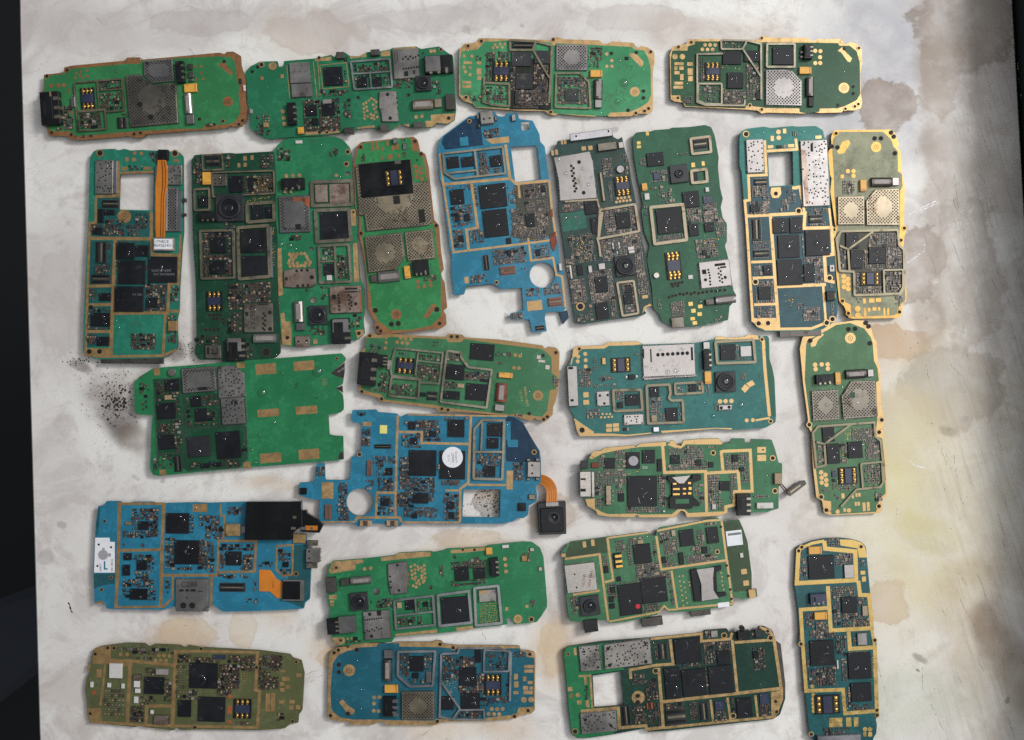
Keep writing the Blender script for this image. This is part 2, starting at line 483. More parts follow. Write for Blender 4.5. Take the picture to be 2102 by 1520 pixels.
    def canbody(s, p, mode, h=1.3e-3, mat=None, name='shield_can'):
        if ':' in mode: mode, mat = mode.split(':')
        mat = mat or s.can
        b = MB(); z = s.top + h; p = ccw(p); b.prism(rounded(p, 1.6*S, 2), s.top, z, mat, bev=2.2e-4); s.occ.append(p)
        xs = [q[0] for q in p]; ys = [q[1] for q in p]; W = max(xs)-min(xs); H = max(ys)-min(ys)
        mx, my = (max(xs)+min(xs))/2, (max(ys)+min(ys))/2
        pit = 3.5 * S; rad = 1.65 * S
        if mode in 'rae':
            nx = int(W / pit) + 1; ny = int(H / pit) + 1
            for i in range(nx + 1):
                for j in range(ny + 1):
                    if (i + j) % 2: continue
                    x = mx + (i - nx/2) * W / nx * .95; y = my + (j - ny/2) * H / ny * .95
                    if not inside((x, y), p): continue
                    dmin = min(segdist((x, y), p[k-1], p[k]) for k in range(len(p)))
                    if dmin < 2.6 * S: continue
                    if mode == 'r' and ((x-mx)/(W*.27))**2 + ((y-my)/(H*.27))**2 < 1: continue
                    if mode == 'e' and dmin > 3.0 * pit: continue
                    b.sheet(disc((x, y), rad * random.uniform(.9, 1.08), 8), z + 2e-5, 'hole_dark')
        if mode == 'f':
            k = 0
            for _ in range(400):
                if k >= W * H / (S*S) / 105: break
                x, y = random.uniform(min(xs), max(xs)), random.uniform(min(ys), max(ys))
                x = round(x / (2.7*S)) * 2.7*S; y = round(y / (2.7*S)) * 2.7*S
                if not inside((x, y), p) or min(segdist((x, y), p[q-1], p[q]) for q in range(len(p))) < 3*S: continue
                if any((x-a)**2+(y-c)**2 < (5.2*S)**2 for a, c in s.tmp): continue
                s.tmp.append((x, y)); b.sheet(disc((x, y), 1.75*S, 10), z + 2e-5, 'hole_dark'); k += 1
        s.cut = (b, name, z)
        s.wet(p, z, 3)
        # soldered feet round the rim
        q = inset(p, -.45*S)
        for k in range(len(q)):
            a, c = Vector(q[k-1]), Vector(q[k]); n = int((c-a).length / (5.2*S))
            for i in range(n):
                f = (i + .5) / n; m_ = a + (c-a)*f; d = (c-a).normalized(); nn = Vector((-d.y, d.x))
                hw = 1.5*S
                if random.random() < .75:
                    b.prism([tuple(m_ - d*hw - nn*.5*S), tuple(m_ + d*hw - nn*.5*S), tuple(m_ + d*hw + nn*.35*S), tuple(m_ - d*hw + nn*.35*S)], s.top, s.top + .55e-3, 'solder')
    def c_P(s, a):
        for p in s.rects(a[1:], s.top + 1.3e-3): s.flush(); s.canbody(p, a[0])
    def c_PP(s, a): s.canbody(s.pts(a[1:], s.top + 1.3e-3), a[0])
    def c_K(s, a):
        for p in s.rects(a, s.top + 1.3e-3): s.flush(); s.canbody(p, 'n')
    def c_U(s, a):
        for p in s.rects(a, s.top + 2.4e-3): s.flush(); s.canbody(p, 'n', 2.4e-3, 'tin', 'charging_port')
    def c_o(s, a):
        b, n, z = s.cut
        for p in s.rects(a, z): b.sheet(p, z + 3e-5, 'hole_dark')
    def c_oc(s, a):
        b, n, z = s.cut
        for q in s.pts(a[1:], z): b.sheet(disc(q, s.u(a[0]), 12), z + 3e-5, 'hole_dark')
    def c_oa(s, a):
        b, n, z = s.cut
        b.sheet(s.pts(a[1:], z), z + 2.6e-5, s.mat(a[0]))
    def wallpart(s, w, p, closed):
        b = MB(); s.zi += 1; h = 1.15e-3 + s.zi * 9e-6
        b.strip(p, w, s.top, s.top + h, s.framem, closed); b.build('shield_frame', s.root)
        q = p + [p[0]] if closed else p
        for i in range(len(q) - 1): s.walls.append((q[i], q[i+1], w / 2 + .6*S))
    def c_F(s, a):
        p = ccw(s.pts(a[1:], s.top + 1.15e-3)); s.wallpart(s.u(a[0]) * .92, rounded(p, 2.2*S, 2), True)
    def c_W(s, a): s.wallpart(s.u(a[0]) * .92, s.pts(a[1:], s.top + 1.15e-3), False)
    def gzn(s): s.gz += 1; return s.top + 3e-5 + s.gz * 6e-6
    def c_T(s, a):
        p = s.pts(a[1:]); w = s.u(a[0]); z = s.gzn(); b = MB(); b.strip(p, w, z, z, s.gold); b.build('ground_strip', s.root)
        for i in range(len(p) - 1): s.walls.append((p[i], p[i+1], w / 2))
    def c_g(s, a):
        b = MB(); b.sheet(s.pts(a), s.gzn(), s.gold); b.build('gold_plating', s.root)
    def c_M(s, a):
        b = MB(); b.sheet(rounded(s.pts(a), 6/s.sc*S, 2), s.top + 2.4e-5, s.maskname); b.build('solder_mask', s.root)
    def c_m(s, a):
        b = MB(); b.sheet(s.pts(a[1:]), s.top + 2.5e-5 + s.zi * 3e-6, s.patch[a[0]]); s.zi += 1; b.build('solder_mask', s.root)
    def c_r(s, a):
        for p in s.rects(a, s.top):
            b = MB(); z = s.gzn(); b.sheet(rounded(p, 1.2*S, 2), z, s.gold); b.build('contact_pad', s.root); s.occ.append(p)
    def c_R(s, a):
        for q in s.pts(a[1:]):
            b = MB(); r = s.u(a[0]); z = s.gzn(); b.sheet(disc(q, r, 14), z, s.gold); b.build('contact_pad', s.root); s.occ.append(disc(q, r, 8))
    def c_Q(s, a):
        for q in s.pts(a[1:]):
            b = MB(); r = s.u(a[0]); z = s.gzn()
            b.sheet(disc(q, r, 28), z, s.gold); b.sheet(disc(q, r*.46, 20), z + 1e-5, 'hole_side'); b.sheet(disc(q, r*.38, 20), z + 2e-5, s.gold)
            b.sheet(disc(q, r*.12, 10), z + 3e-5, 'hole_side')
            b.build('ring_pad', s.root)
    def c_h(s, a):
        for q in s.pts(a[1:]):
            b = MB(); r = s.u(a[0]) * 1.08; z = s.top + 2.2e-4
            b.ring(disc(q, r, 18), s.top, disc(q, r*.96, 18), z, s.gold); b.ring(disc(q, r*.96, 18), z, disc(q, r*.66, 18), z, s.gold)
            b.ring(disc(q, r*.66, 18), z, disc(q, r*.64, 18), s.top + 5e-5, 'hole_side'); b.sheet(disc(q, r*.66, 18), s.top + 6e-5 + s.gz*6e-6, 'hole_dark')
            b.build('screw_hole', s.root); s.occ.append(disc(q, r, 8))
    def c_k(s, a):
        b = MB()
        for q in s.pts(a[1:]):
            z = s.gzn() + 1e-5; b = MB(); b.sheet(disc(q, s.u(a[0]), 12), z + 8e-6, 'hole_dark'); b.sheet(disc(q, s.u(a[0]) * 1.22, 12), z, 'hole_side'); b.build('drilled_hole', s.root); s.occ.append(disc(q, s.u(a[0]), 8))
    def c_S(s, a):
        o, z0 = a[0], float(a[1]) * 1e-3
        for p in s.rects(a[2:], s.top + z0 + 1.2e-3):
            z = s.top + z0; b = MB(); x0, y0 = p[0]; x1, y1 = p[2]; w, h = x1-x0, y1-y0
            if z0 == 0: s.occ.append(p)
            b.prism(p, z, z + .8e-3, 'black_plastic', bev=1e-4)
            if o == 'h': b.prism(rect(x0 + w*.08, y0 + h*.30, x1 - w*.08, y1 - h*.30), z + .8e-3, z + 1.25e-3, 'chip_blue', bev=1e-4)
            else: b.prism(rect(x0 + w*.32, y0 + h*.05, x1 - w*.32, y1 - h*.05), z + .8e-3, z + 1.25e-3, 'chip_blue', bev=1e-4)
            t_ = b.build('battery_contact_block', s.root)
            for i in range(3):
                for j in (0, 1):
                    if o == 'h': cx, cy = x0 + w*(.22 + .28*i), (y0 + h*.15 if j else y1 - h*.15); dx, dy = w*.085, h*.095
                    else: cx, cy = (x0 + w*.16 if j else x1 - w*.16), y0 + h*(.2 + .3*i); dx, dy = w*.10, h*.075
                    g = MB(); g.smooth = True
                    g.dome((cx, cy), max(dx, dy)*.85, .5e-3, z + .8e-3, 'contact_gold', 10, 3); g.prism(rect(cx-dx*.6, cy-dy*1.5, cx+dx*.6, cy+dy*1.5), z + .8e-3, z + .95e-3, 'contact_gold')
                    g.build('contact', t_)
    def c_L(s, a):
        r = s.u(a[0]); q = s.pts([a[1]], s.top + 2.6e-3)[0]; hs = s.u(a[2]) if len(a) > 2 else r * 1.22
        p = rect(q[0]-hs, q[1]-hs, q[0]+hs, q[1]+hs); s.occ.append(p); z = s.top
        b = MB(); b.prism(p, z, z + 1.7e-3, 'dark_plastic', bev=1.5e-4)
        for sx in (-1, 1): b.prism(rect(q[0]+sx*hs*.98-.5*S, q[1]-hs*.7, q[0]+sx*hs*.98+.7*S, q[1]+hs*.7), z, z + 1.2e-3, 'solder')
        o = b.build('camera_module', s.root)
        n = 32; b = MB()
        b.ring(disc(q, r, n), z + 1.7e-3, disc(q, r, n), z + 2.5e-3, 'black_plastic'); b.ring(disc(q, r, n), z + 2.5e-3, disc(q, r*.93, n), z + 2.65e-3, 'black_plastic')
        b.ring(disc(q, r*.93, n), z + 2.65e-3, disc(q, r*.80, n), z + 2.65e-3, 'dark_plastic'); b.ring(disc(q, r*.80, n), z + 2.65e-3, disc(q, r*.74, n), z + 2.3e-3, 'black_plastic')
        b.ring(disc(q, r*.74, n), z + 2.3e-3, disc(q, r*.36, n), z + 2.25e-3, 'chip'); b.ring(disc(q, r*.36, n), z + 2.25e-3, disc(q, r*.32, n), z + 2.1e-3, 'black_plastic')
        b.build('lens_barrel', o)
        b = MB(); b.smooth = True; b.dome(q, r*.34, .25e-3, z + 2.1e-3, 'lens_glass', 20, 4); b.build('lens', o)
    def c_Y(s, a):
        for p in s.rects(a, s.top + 1.6e-3):
            z = s.top; b = MB(); (x0, y0), _, (x1, y1), _ = p; w, h = x1-x0, y1-y0; s.occ.append(p)
            b.prism(p, z + .1e-3, z + 1.6e-3, 'tantalum', bev=2e-4)
            if w > h:
                b.sheet(rect(x1 - w*.17, y0 + h*.05, x1 - w*.09, y1 - h*.05), z + 1.6e-3 + 1.5e-5, 'tantalum_dark')
                for xa, xb in ((x0 - .9*S, x0 + .3*S), (x1 - .3*S, x1 + .9*S)): b.prism(rect(xa, y0 + h*.2, xb, y1 - h*.2), z, z + .9e-3, 'solder')
            else:
                b.sheet(rect(x0 + w*.05, y0 + h*.09, x1 - w*.05, y0 + h*.17), z + 1.6e-3 + 1.5e-5, 'tantalum_dark')
                for ya, yb in ((y0 - .9*S, y0 + .3*S), (y1 - .3*S, y1 + .9*S)): b.prism(rect(x0 + w*.2, ya, x1 - w*.2, yb), z, z + .9e-3, 'solder')
            b.build('tantalum_capacitor', s.root)
    def conn(s, a, m1, m2):
        for p in s.rects(a, s.top + 1.2e-3):
            z = s.top; b = MB(); (x0, y0), _, (x1, y1), _ = p; w, h = x1-x0, y1-y0; s.occ.append(p)
            b.prism(p, z, z + .7e-3, m1, bev=1e-4); v = h > w
            for f in (.18, .5, .82):
                if v: R = rect(x0 + w*(f-.09), y0 + h*.06, x0 + w*(f+.09), y1 - h*.06)
                else: R = rect(x0 + w*.06, y0 + h*(f-.09), x1 - w*.06, y0 + h*(f+.09))
                b.prism(R, z + .7e-3, z + (1.2e-3 if f != .5 else 1.0e-3), m2 if f != .5 else 'nickel_dark', bev=8e-5)
            n = int(max(w, h) / (2.6*S))
            for i in range(n):
                f = (i + .5) / n
                for e in (0, 1):
                    if v: c = ((x0 - .6*S) if e else (x1 + .6*S), y0 + h*f); b.prism(rect(c[0]-.8*S, c[1]-.6*S, c[0]+.8*S, c[1]+.6*S), z, z + .2e-3, 'solder')
                    else: c = (x0 + w*f, (y0 - .6*S) if e else (y1 + .6*S)); b.prism(rect(c[0]-.6*S, c[1]-.8*S, c[0]+.6*S, c[1]+.8*S), z, z + .2e-3, 'solder')
            b.build('board_connector', s.root)
    def c_N(s, a): s.conn(a, 'dark_plastic', 'black_plastic')
    def c_NB(s, a): s.conn(a, 'conn_brown', 'conn_brown')
    def c_B(s, a):
        name, mat, z0, z1 = a[0], a[1], float(a[2])*1e-3, float(a[3])*1e-3
        mat = s.mat(mat)
        for p in s.rects(a[4:], s.top + z1):
            b = MB(); h = z1 - z0; bev = min(2e-4, h * .25, abs(p[2][0]-p[0][0])*.2)
            if name == 'vibration_motor':
                (x0, y0), _, (x1, y1), _ = p; w, hh = x1-x0, y1-y0; n = 9; v = hh > w; q = []
                for i in range(n + 1):
                    th = math.pi * i / n; q.append((-math.cos(th) * .5, (.45 + .55*math.sin(th))))
                for i in range(n):
                    (u0, k0), (u1, k1) = q[i], q[i+1]; mx, my = (x0+x1)/2, (y0+y1)/2
                    if v: A = [(mx+u0*w, y0, k0), (mx+u1*w, y0, k1), (mx+u1*w, y1, k1), (mx+u0*w, y1, k0)]; A = A
                    else: A = [(x0, my+u0*hh, k0), (x1, my+u0*hh, k0), (x1, my+u1*hh, k1), (x0, my+u1*hh, k1)]
                    b.face([(x, y, s.top + z0 + h*k) for x, y, k in A], mat)
                b.prism(p, s.top + z0, s.top + z0 + h*.45, mat)
                L1, L2 = (rect(x0, y0, x1, y0 + .1), 0), 0
                for e in (0, 1):
                    if v: yy = y1 if e else y0; pts_ = [((x0+x1)/2+u_*w, yy, s.top+z0+h*k) for u_, k in q]
                    else: xx = x1 if e else x0; pts_ = [(xx, (y0+y1)/2+u_*hh, s.top+z0+h*k) for u_, k in q]
                    b.face(pts_ if (e == 0) == v else list(reversed(pts_)), mat)
                if v: b.sheet(rect((x0+x1)/2-w*.22, y0+hh*.12, (x0+x1)/2+w*.22, y1-hh*.12), s.top+z1+2e-5, 'chip_grey')
                else: b.sheet(rect(x0+w*.12, (y0+y1)/2-hh*.22, x1-w*.12, (y0+y1)/2+hh*.22), s.top+z1+2e-5, 'chip_grey')
            else:
                b.prism(p, s.top + z0, s.top + z1, mat, bev=bev)
                if name in ('battery_connector', 'audio_jack', 'charging_socket', 'spring_connector'):
                    (x0, y0), _, (x1, y1), _ = p; w, hh = x1-x0, y1-y0; zt = s.top + z1
                    b.prism(rect(x0 + w*.12, y0 + hh*.15, x1 - w*.35, y1 - hh*.15), zt, zt + .25e-3, mat, bev=1e-4)
                    for f in (.22, .5, .78):
                        if hh > w: R = rect(x1 - w*.28, y0 + hh*(f-.05), x1 + .8*S, y0 + hh*(f+.05))
                        else: R = rect(x0 + w*(f-.05), y0 - .8*S, x0 + w*(f+.05), y0 + hh*.28)
                        b.prism(R, s.top + z0, zt + .08e-3, 'nickel')
                    b.sheet(rect(x0 + w*.2, y0 + hh*.3, x0 + w*.32, y1 - hh*.3), zt + .25e-3 + 2e-5, 'hole_dark')
            b.build(name, s.root)
            if z0 <= 0: s.occ.append(p)
    def mat(s, m):
        return {'black': 'black_plastic', 'dark': 'dark_plastic', 'gold': s.gold, 'white': 'white_part', 'tan': 'cap_tan', 'darkmetal': 'dark_metal', 'mask': s.maskname, 'can': s.can}.get(m, s.patch.get(m, m))
    def c_E(s, a):
        name, mat, z0, z1 = a[0], s.mat(a[1]), float(a[2])*1e-3, float(a[3])*1e-3
        p = s.pts(a[4:], s.top + z1); b = MB(); b.prism(p, s.top + z0, s.top + z1, mat, bev=min(1.5e-4, (z1-z0)*.3)); b.build(name, s.root)
        if z0 <= 0 < z1: s.occ.append(ccw(p))
    def c_Z(s, a):
        name, mat, h, r = a[0], s.mat(a[1]), float(a[2])*1e-3, s.u(a[3])
        for q in s.pts(a[4:], s.top + h):
            b = MB(); b.prism(disc(q, r, 24), s.top, s.top + h, mat, bev=min(2e-4, h*.3)); b.build(name, s.root); s.occ.append(disc(q, r, 8))
    def c_J(s, a):
        p = s.pts(a[1:]); w = s.u(a[0]); b = MB()
        for i in range(len(p) - 1):
            A, B = Vector(p[i]), Vector(p[i+1]); n = max(1, int((B-A).length / (5*S)))
            for k in range(n):
                f0 = (k + .12) / n; f1 = (k + random.uniform(.6, .85)) / n
                b.strip([tuple(A + (B-A)*f0), tuple(A + (B-A)*f1)], w, s.top, s.top + .3e-3, 'solder')
            s.walls.append((p[i], p[i+1], w))
        b.build('shield_solder_line', s.root)
    def c_D(s, a):
        for q in s.pts(a[2:]): s.drop(q, s.top + float(a[0])*1e-3, s.u(a[1]), .6)
    def c_V(s, a):
        nx, ny = int(a[0]), int(a[1]); b = MB()
        p = s.R([s.pt(a[2]), s.pt(a[3])], s.top); (x0, y0), _, (x1, y1), _ = p
        for i in range(nx):
            for j in range(ny):
                q = (x0 + (x1-x0)*(i+.5)/nx, y0 + (y1-y0)*(j+.5)/ny)
                g = MB() if nx*ny <= 24 else b
                g.smooth = True; g.dome(q, min((x1-x0)/nx if nx > 1 else 9, (y1-y0)/ny if ny > 1 else 9, 3.2*S)*.34, .18e-3, s.top, random.choice(['contact_gold', 'gold_bright', 'contact_gold', 'solder']), 8, 2)
                if g is not b: g.build('solder_bump', s.root)
        if b.f: tag(b.build('solder_bumps', s.root), kind='stuff')
    def c_X(s, a):      # X size angle x,y mat z text
        q = s.pts([a[2]], s.top)[0]
        fc = bpy.data.curves.new('lettering', 'FONT'); fc.body = ' '.join(a[5:]).replace('|', '\n'); fc.size = s.u(a[0]); fc.align_x = 'CENTER'; fc.align_y = 'CENTER'
        fc.space_line = .8
        o = bpy.data.objects.new('tmp', fc); COL.objects.link(o)
        dg = bpy.context.evaluated_depsgraph_get(); me = bpy.data.meshes.new_from_object(o.evaluated_get(dg)); me.name = 'lettering'
        bpy.data.objects.remove(o); me.materials.clear(); me.materials.append(MATS[a[3]])
        o = bpy.data.objects.new('lettering', me); COL.objects.link(o); o.parent = s.root
        o.location = (q[0], q[1], s.top + float(a[4])*1e-3); o.rotation_euler = (0, 0, math.radians(float(a[1])) - s.ang)
    # ---- scattered small parts
    def free(s, q, r):
        if not inside(q, s.outline): return False
        for h in s.holes:
            if inside(q, h) or any((q[0]-k[0])**2+(q[1]-k[1])**2 < r*r for k in h): return False
        for k in s.outline:
            if abs(k[0]-q[0]) < r and abs(k[1]-q[1]) < r: return False
        for p in s.occ:
            for dx, dy in ((0, 0), (r, r), (-r, r), (r, -r), (-r, -r)):
                if inside((q[0]+dx, q[1]+dy), p): return False
        for A, B, w in s.walls:
            if segdist(q, A, B) < w + r * .75: return False
        return True
    def c_s(s, a): s.tmp_s = getattr(s, 'tmp_s', []); s.tmp_s.append(a)
    def c_G(s, a):
        nx, ny = int(a[0]), int(a[1]); p = s.R([s.pt(a[2]), s.pt(a[3])], s.top); (x0, y0), _, (x1, y1), _ = p
        for i in range(nx):
            for j in range(ny):
                s.small.append((x0 + (x1-x0)*(i+.5)/nx, y0 + (y1-y0)*(j+.5)/ny, math.pi/2, random.choice([SMD_KINDS[1], SMD_KINDS[3], SMD_KINDS[4]])))
        s.occ.append(p)
    def c_v(s, a):
        d = float(a[0])
        for p in s.rects(a[1:], s.top):
            (x0, y0), _, (x1, y1), _ = p; n = int((x1-x0)*(y1-y0)/(S*S)/14*d) + 2
            for _ in range(n):
                s.tmp_v = getattr(s, 'tmp_v', []); s.tmp_v.append((random.uniform(x0, x1), random.uniform(y0, y1)))
    def c_z(s, a):
        n = int(a[0]); p = s.R([s.pt(a[1]), s.pt(a[2])], s.top); (x0, y0), _, (x1, y1), _ = p
        cl = [(random.uniform(x0, x1), random.uniform(y0, y1)) for _ in range(6)]
        for _ in range(n):
            c = random.choice(cl); q = (random.gauss(c[0], (x1-x0)*.12), random.gauss(c[1], (y1-y0)*.12))
            if s.free(q, .5*S): s.dirtm.dome(q, random.uniform(.3, .9)*S, .1e-3, s.top + 2e-5, 'crumb', 5, 1)
    def finish(s, drops):
        pend = []
        for a in getattr(s, 'tmp_s', []):
            d = float(a[0])
            for p in s.rects(a[1:], s.top):
                (x0, y0), _, (x1, y1), _ = p
                cw, ch = 5.0*S, 3.2*S
                vert = random.random() < .5
                if vert: cw, ch = ch, cw
                nx, ny = max(1, int((x1-x0)/cw)), max(1, int((y1-y0)/ch))
                for i in range(nx):
                    for j in range(ny):
                        if random.random() > d * 1.3: continue
                        q = (x0 + (x1-x0)*(i+.5)/nx + random.uniform(-.35, .35)*S, y0 + (y1-y0)*(j+.5)/ny + random.uniform(-.25, .25)*S)
                        if not s.free(q, 1.5*S): continue
                        if any(abs(q[0]-k[0]) < .62*(cw if not vert else cw) and abs(q[1]-k[1]) < .8*ch for k in s.small if len(k) > 4): continue
                        if random.random() < .045:
                            K = random.choices(SMD_BLOCKS, [k[0] for k in SMD_BLOCKS])[0]
                            if s.free(q, 3.2*S): s.small.append((q[0], q[1], 0, K, 1)); s.occ.append(disc(q, 3.6*S, 6))
                            continue
                        K = random.choices(SMD_KINDS, [k[0] for k in SMD_KINDS])[0]
                        s.small.append((q[0], q[1], (math.pi/2 if vert else 0) + random.gauss(0, .06), K))
        s.small.sort(key=lambda k: -k[3][3] * k[3][4])
        cnt = {}; rest = MB()
        for it in s.small:
            x, y, r, K = it[:4]; kind = K[1]; cnt[kind] = cnt.get(kind, 0) + 1
            mb, me = (smd_mesh if kind in ('capacitor', 'resistor') else block_mesh)(kind, *K[2:])
            if cnt[kind] <= 98:
                o = bpy.data.objects.new(kind, me); COL.objects.link(o); o.parent = s.root
                o.location = (x, y, s.top); o.rotation_euler = (0, 0, r)
            else:
                ca, sa = math.cos(r), math.sin(r); i = len(rest.v)
                rest.v += [(x + a*ca - b*sa, y + a*sa + b*ca, s.top + c) for a, b, c in mb.v]
                rest.f += [[i + k for k in f] for f in mb.f]; rest.m += [rest.mi(mb.mats[k]) for k in mb.m]
        if rest.f: tag(rest.build('small_components', s.root), kind='stuff')
        for q in getattr(s, 'tmp_v', []):
            if s.free(q, .6*S): s.dotm.dome(q, random.uniform(.7, 1.3)*S, .2e-3, s.top, 'contact_gold', 7, 2)
        if s.dotm.f: tag(s.dotm.build('solder_dots', s.root), kind='stuff')
        if s.dirtm.f: tag(s.dirtm.build('dirt_specks', s.root), kind='stuff')
        xs = [q[0] for q in s.outline]; ys = [q[1] for q in s.outline]; k = 0
        for _ in range(drops * 12):
            if k >= drops: break
            q = (random.uniform(min(xs), max(xs)), random.uniform(min(ys), max(ys))); r = random.uniform(.5, 1.4) * S * random.choice([1, 1, 1, 1.6])
            if s.free(q, r * 1.5): s.drop(q, s.top + 3e-5, r, .55, True); k += 1
# ---------------------------------------------------------------- the setting: stained pale table, dark surroundings
def W(px, py): return tuple(P2W(px, py))
def table_material():
    m, t = newmat('table_marble')
    warp = t.n.new('ShaderNodeTexNoise'); warp.inputs['Scale'].default_value = 14; warp.inputs['Detail'].default_value = 7; t.l.new(t.co, warp.inputs['Vector'])
    off = t.vmath('MULTIPLY', t.vmath('SUBTRACT', warp.outputs['Color'], (.5, .5, .5)), (.048, .048, 0))
    wv = t.vmath('ADD', t.co, off)
    n1 = t.noise(9, 6, .6); n2 = t.noise(28, 6, .65); n3 = t.noise(5, 3, .5); n4 = t.noise(120, 4, .6)
    col = t.mix(t.ramp(n1, .35, .68), lin((240, 238, 233)), lin((221, 215, 212)))
    col = t.mix(t.ramp(t.noise(34, 8, .68, dist=.8), .47, .62, 0, .42), col, lin((180, 168, 166)))
    col = t.mix(t.ramp(t.noise(15, 8, .72, dist=.5), .53, .64, 0, .45), col, lin((186, 172, 164)))
    col = t.mix(t.ramp(t.noise(55, 7, .7), .58, .70, 0, .35), col, lin((160, 148, 142)))
    vn = t.math('ABSOLUTE', t.math('SUBTRACT', t.noise(10, 6, .6, dist=1.2), .5))
    col = t.mix(t.ramp(vn, .0, .008, .16, 0), col, lin((176, 148, 126)))
    col = t.mix(t.ramp(t.noise(6, 5, .7, dist=.6), .60, .78, 0, .35), col, lin((214, 190, 158)))
    def blob(cx, cy, rx, ry, c, k, soft=.38, rot=0.0):
        nonlocal col
        v = t.vmath('SUBTRACT', wv, (*W(cx, cy), 0))
        if rot:
            r = t.n.new('ShaderNodeVectorRotate'); r.rotation_type = 'Z_AXIS'; r.inputs['Angle'].default_value = rot; t.l.new(v, r.inputs['Vector']); v = r.outputs[0]
        v = t.vmath('MULTIPLY', v, (1/(rx*S), 1/(ry*S), 0))
        d = t.vmath('LENGTH', v, (0, 0, 0))
        f = t.math('MULTIPLY', t.ramp(d, 1 - soft, 1 + soft, k, 0), t.ramp(n2, .3, .62, .45, 1.0))
        col = t.mix(f, col, lin(c))
    nc = t.noise(62, 8, .66)
    def stain(cx, cy, rx, ry, c, k, rot=0.0):      # dried liquid: crisp ragged edge with a darker rim
        nonlocal col
        v = t.vmath('SUBTRACT', t.co, (*W(cx, cy), 0))
        if rot:
            r = t.n.new('ShaderNodeVectorRotate'); r.rotation_type = 'Z_AXIS'; r.inputs['Angle'].default_value = rot; t.l.new(v, r.inputs['Vector']); v = r.outputs[0]
        v = t.vmath('MULTIPLY', v, (1/(rx*S), 1/(ry*S), 0))
        d = t.math('ADD', t.vmath('LENGTH', v, (0, 0, 0)), t.math('MULTIPLY', t.math('SUBTRACT', nc, .5), 1.7))
        col = t.mix(t.math('MULTIPLY', t.ramp(d, .80, .95, k, 0), t.ramp(n2, .3, .65, .6, 1)), col, lin(c))
        rim = t.math('MULTIPLY', t.ramp(d, .70, .86), t.ramp(d, .88, .98, 1, 0))
        col = t.mix(t.math('MULTIPLY', rim, k * .35), col, lin(tuple(q * .8 for q in c)))
    stain(640, 70, 110, 45, (200, 184, 170), .5); stain(410, 45, 120, 30, (190, 180, 178), .4); stain(900, 40, 150, 30, (196, 188, 184), .35); stain(1300, 40, 120, 30, (198, 186, 178), .4)
    stain(380, 1300, 70, 36, (216, 190, 154), .5); stain(500, 1285, 30, 50, (222, 196, 156), .5); stain(700, 1345, 50, 30, (214, 184, 146), .5); stain(960, 1105, 90, 22, (210, 184, 152), .5); stain(1140, 1330, 36, 60, (220, 198, 160), .5); stain(120, 620, 50, 130, (200, 190, 184), .4); stain(1130, 1050, 50, 40, (176, 160, 144), .5)
    # grey purplish clouds along the top
    blob(330, 40, 320, 45, (186, 176, 176), .5); blob(640, 70, 130, 60, (206, 190, 176), .4); blob(800, 50, 190, 45, (194, 184, 184), .4)
    blob(1150, 40, 250, 40, (194, 186, 184), .4); blob(1450, 55, 160, 45, (198, 184, 172), .5)
    blob(130, 600, 80, 200, (196, 188, 184), .5); blob(120, 1000, 60, 90, (206, 200, 196), .4)
    # smoke and soot on the left
    blob(225, 815, 62, 62, (134, 122, 116), .6); blob(245, 835, 40, 50, (70, 60, 56), .75); blob(275, 875, 28, 36, (128, 112, 100), .7)
    blob(290, 770, 70, 40, (150, 136, 124), .6); stain(1003, 1030, 30, 34, (104, 94, 86), .7); blob(160, 742, 25, 12, (90, 78, 72), .7); blob(390, 720, 25, 20, (90, 78, 72), .7)  # stain at mid-table paints shade and grit inside a board window
    # warm rust tints round the boards
    for q in ((380, 1300, 60, 40), (700, 1340, 60, 40), (960, 1110, 80, 30), (1000, 970, 60, 40), (880, 1480, 70, 40), (560, 1290, 40, 30), (1150, 1330, 50, 60), (1020, 1480, 60, 30), (560, 1010, 60, 16), (1130, 1060, 40, 30)):
        blob(*q, (214, 182, 142), .5, .8)
    blob(1790, 160, 150, 190, (168, 170, 178), .8, .5); blob(1600, 250, 200, 60, (190, 186, 186), .5, .5); blob(1920, 770, 60, 80, (150, 154, 162), .6, .4)  # bluish patches: sky sheen painted into the table colour
    # brown film and tan water stains on the right hand side
    stain(1985, 60, 120, 110, (122, 106, 92), .7); stain(1930, 140, 50, 110, (146, 130, 116), .6); blob(1915, 330, 30, 300, (140, 120, 106), .55, .5, -.05); stain(1815, 215, 66, 58, (140, 118, 100), .85)
    blob(1830, 230, 30, 26, (112, 92, 78), .5, .3); blob(1960, 300, 90, 160, (164, 150, 138), .5, .4); stain(1880, 545, 60, 90, (142, 122, 108), .65, .3); stain(1985, 560, 80, 170, (160, 148, 136), .5)
    stain(1830, 702, 80, 44, (178, 138, 102), .75); blob(1810, 690, 130, 60, (206, 176, 142), .5, .5); stain(1960, 800, 120, 90, (156, 144, 130), .6); blob(1900, 640, 40, 60, (140, 118, 102), .6, .3)
    blob(1880, 880, 90, 90, (196, 178, 150), .6); blob(1870, 980, 100, 150, (208, 200, 152), .55, .6); blob(1900, 1075, 45, 30, (196, 186, 110), .6, .3); blob(1845, 985, 55, 60, (212, 202, 122), .4, .5); blob(1930, 1160, 90, 60, (206, 190, 130), .5, .5)
    blob(1990, 1230, 60, 180, (184, 162, 132), .55, .5); stain(1815, 1240, 50, 56, (196, 166, 140), .7); blob(1880, 1010, 200, 300, (226, 214, 176), .5, .7)
    blob(2070, 1330, 40, 130, (128, 98, 70), .8, .4, -.4); blob(2000, 1420, 110, 100, (190, 186, 168), .5); blob(1860, 1440, 120, 90, (196, 200, 180), .5)
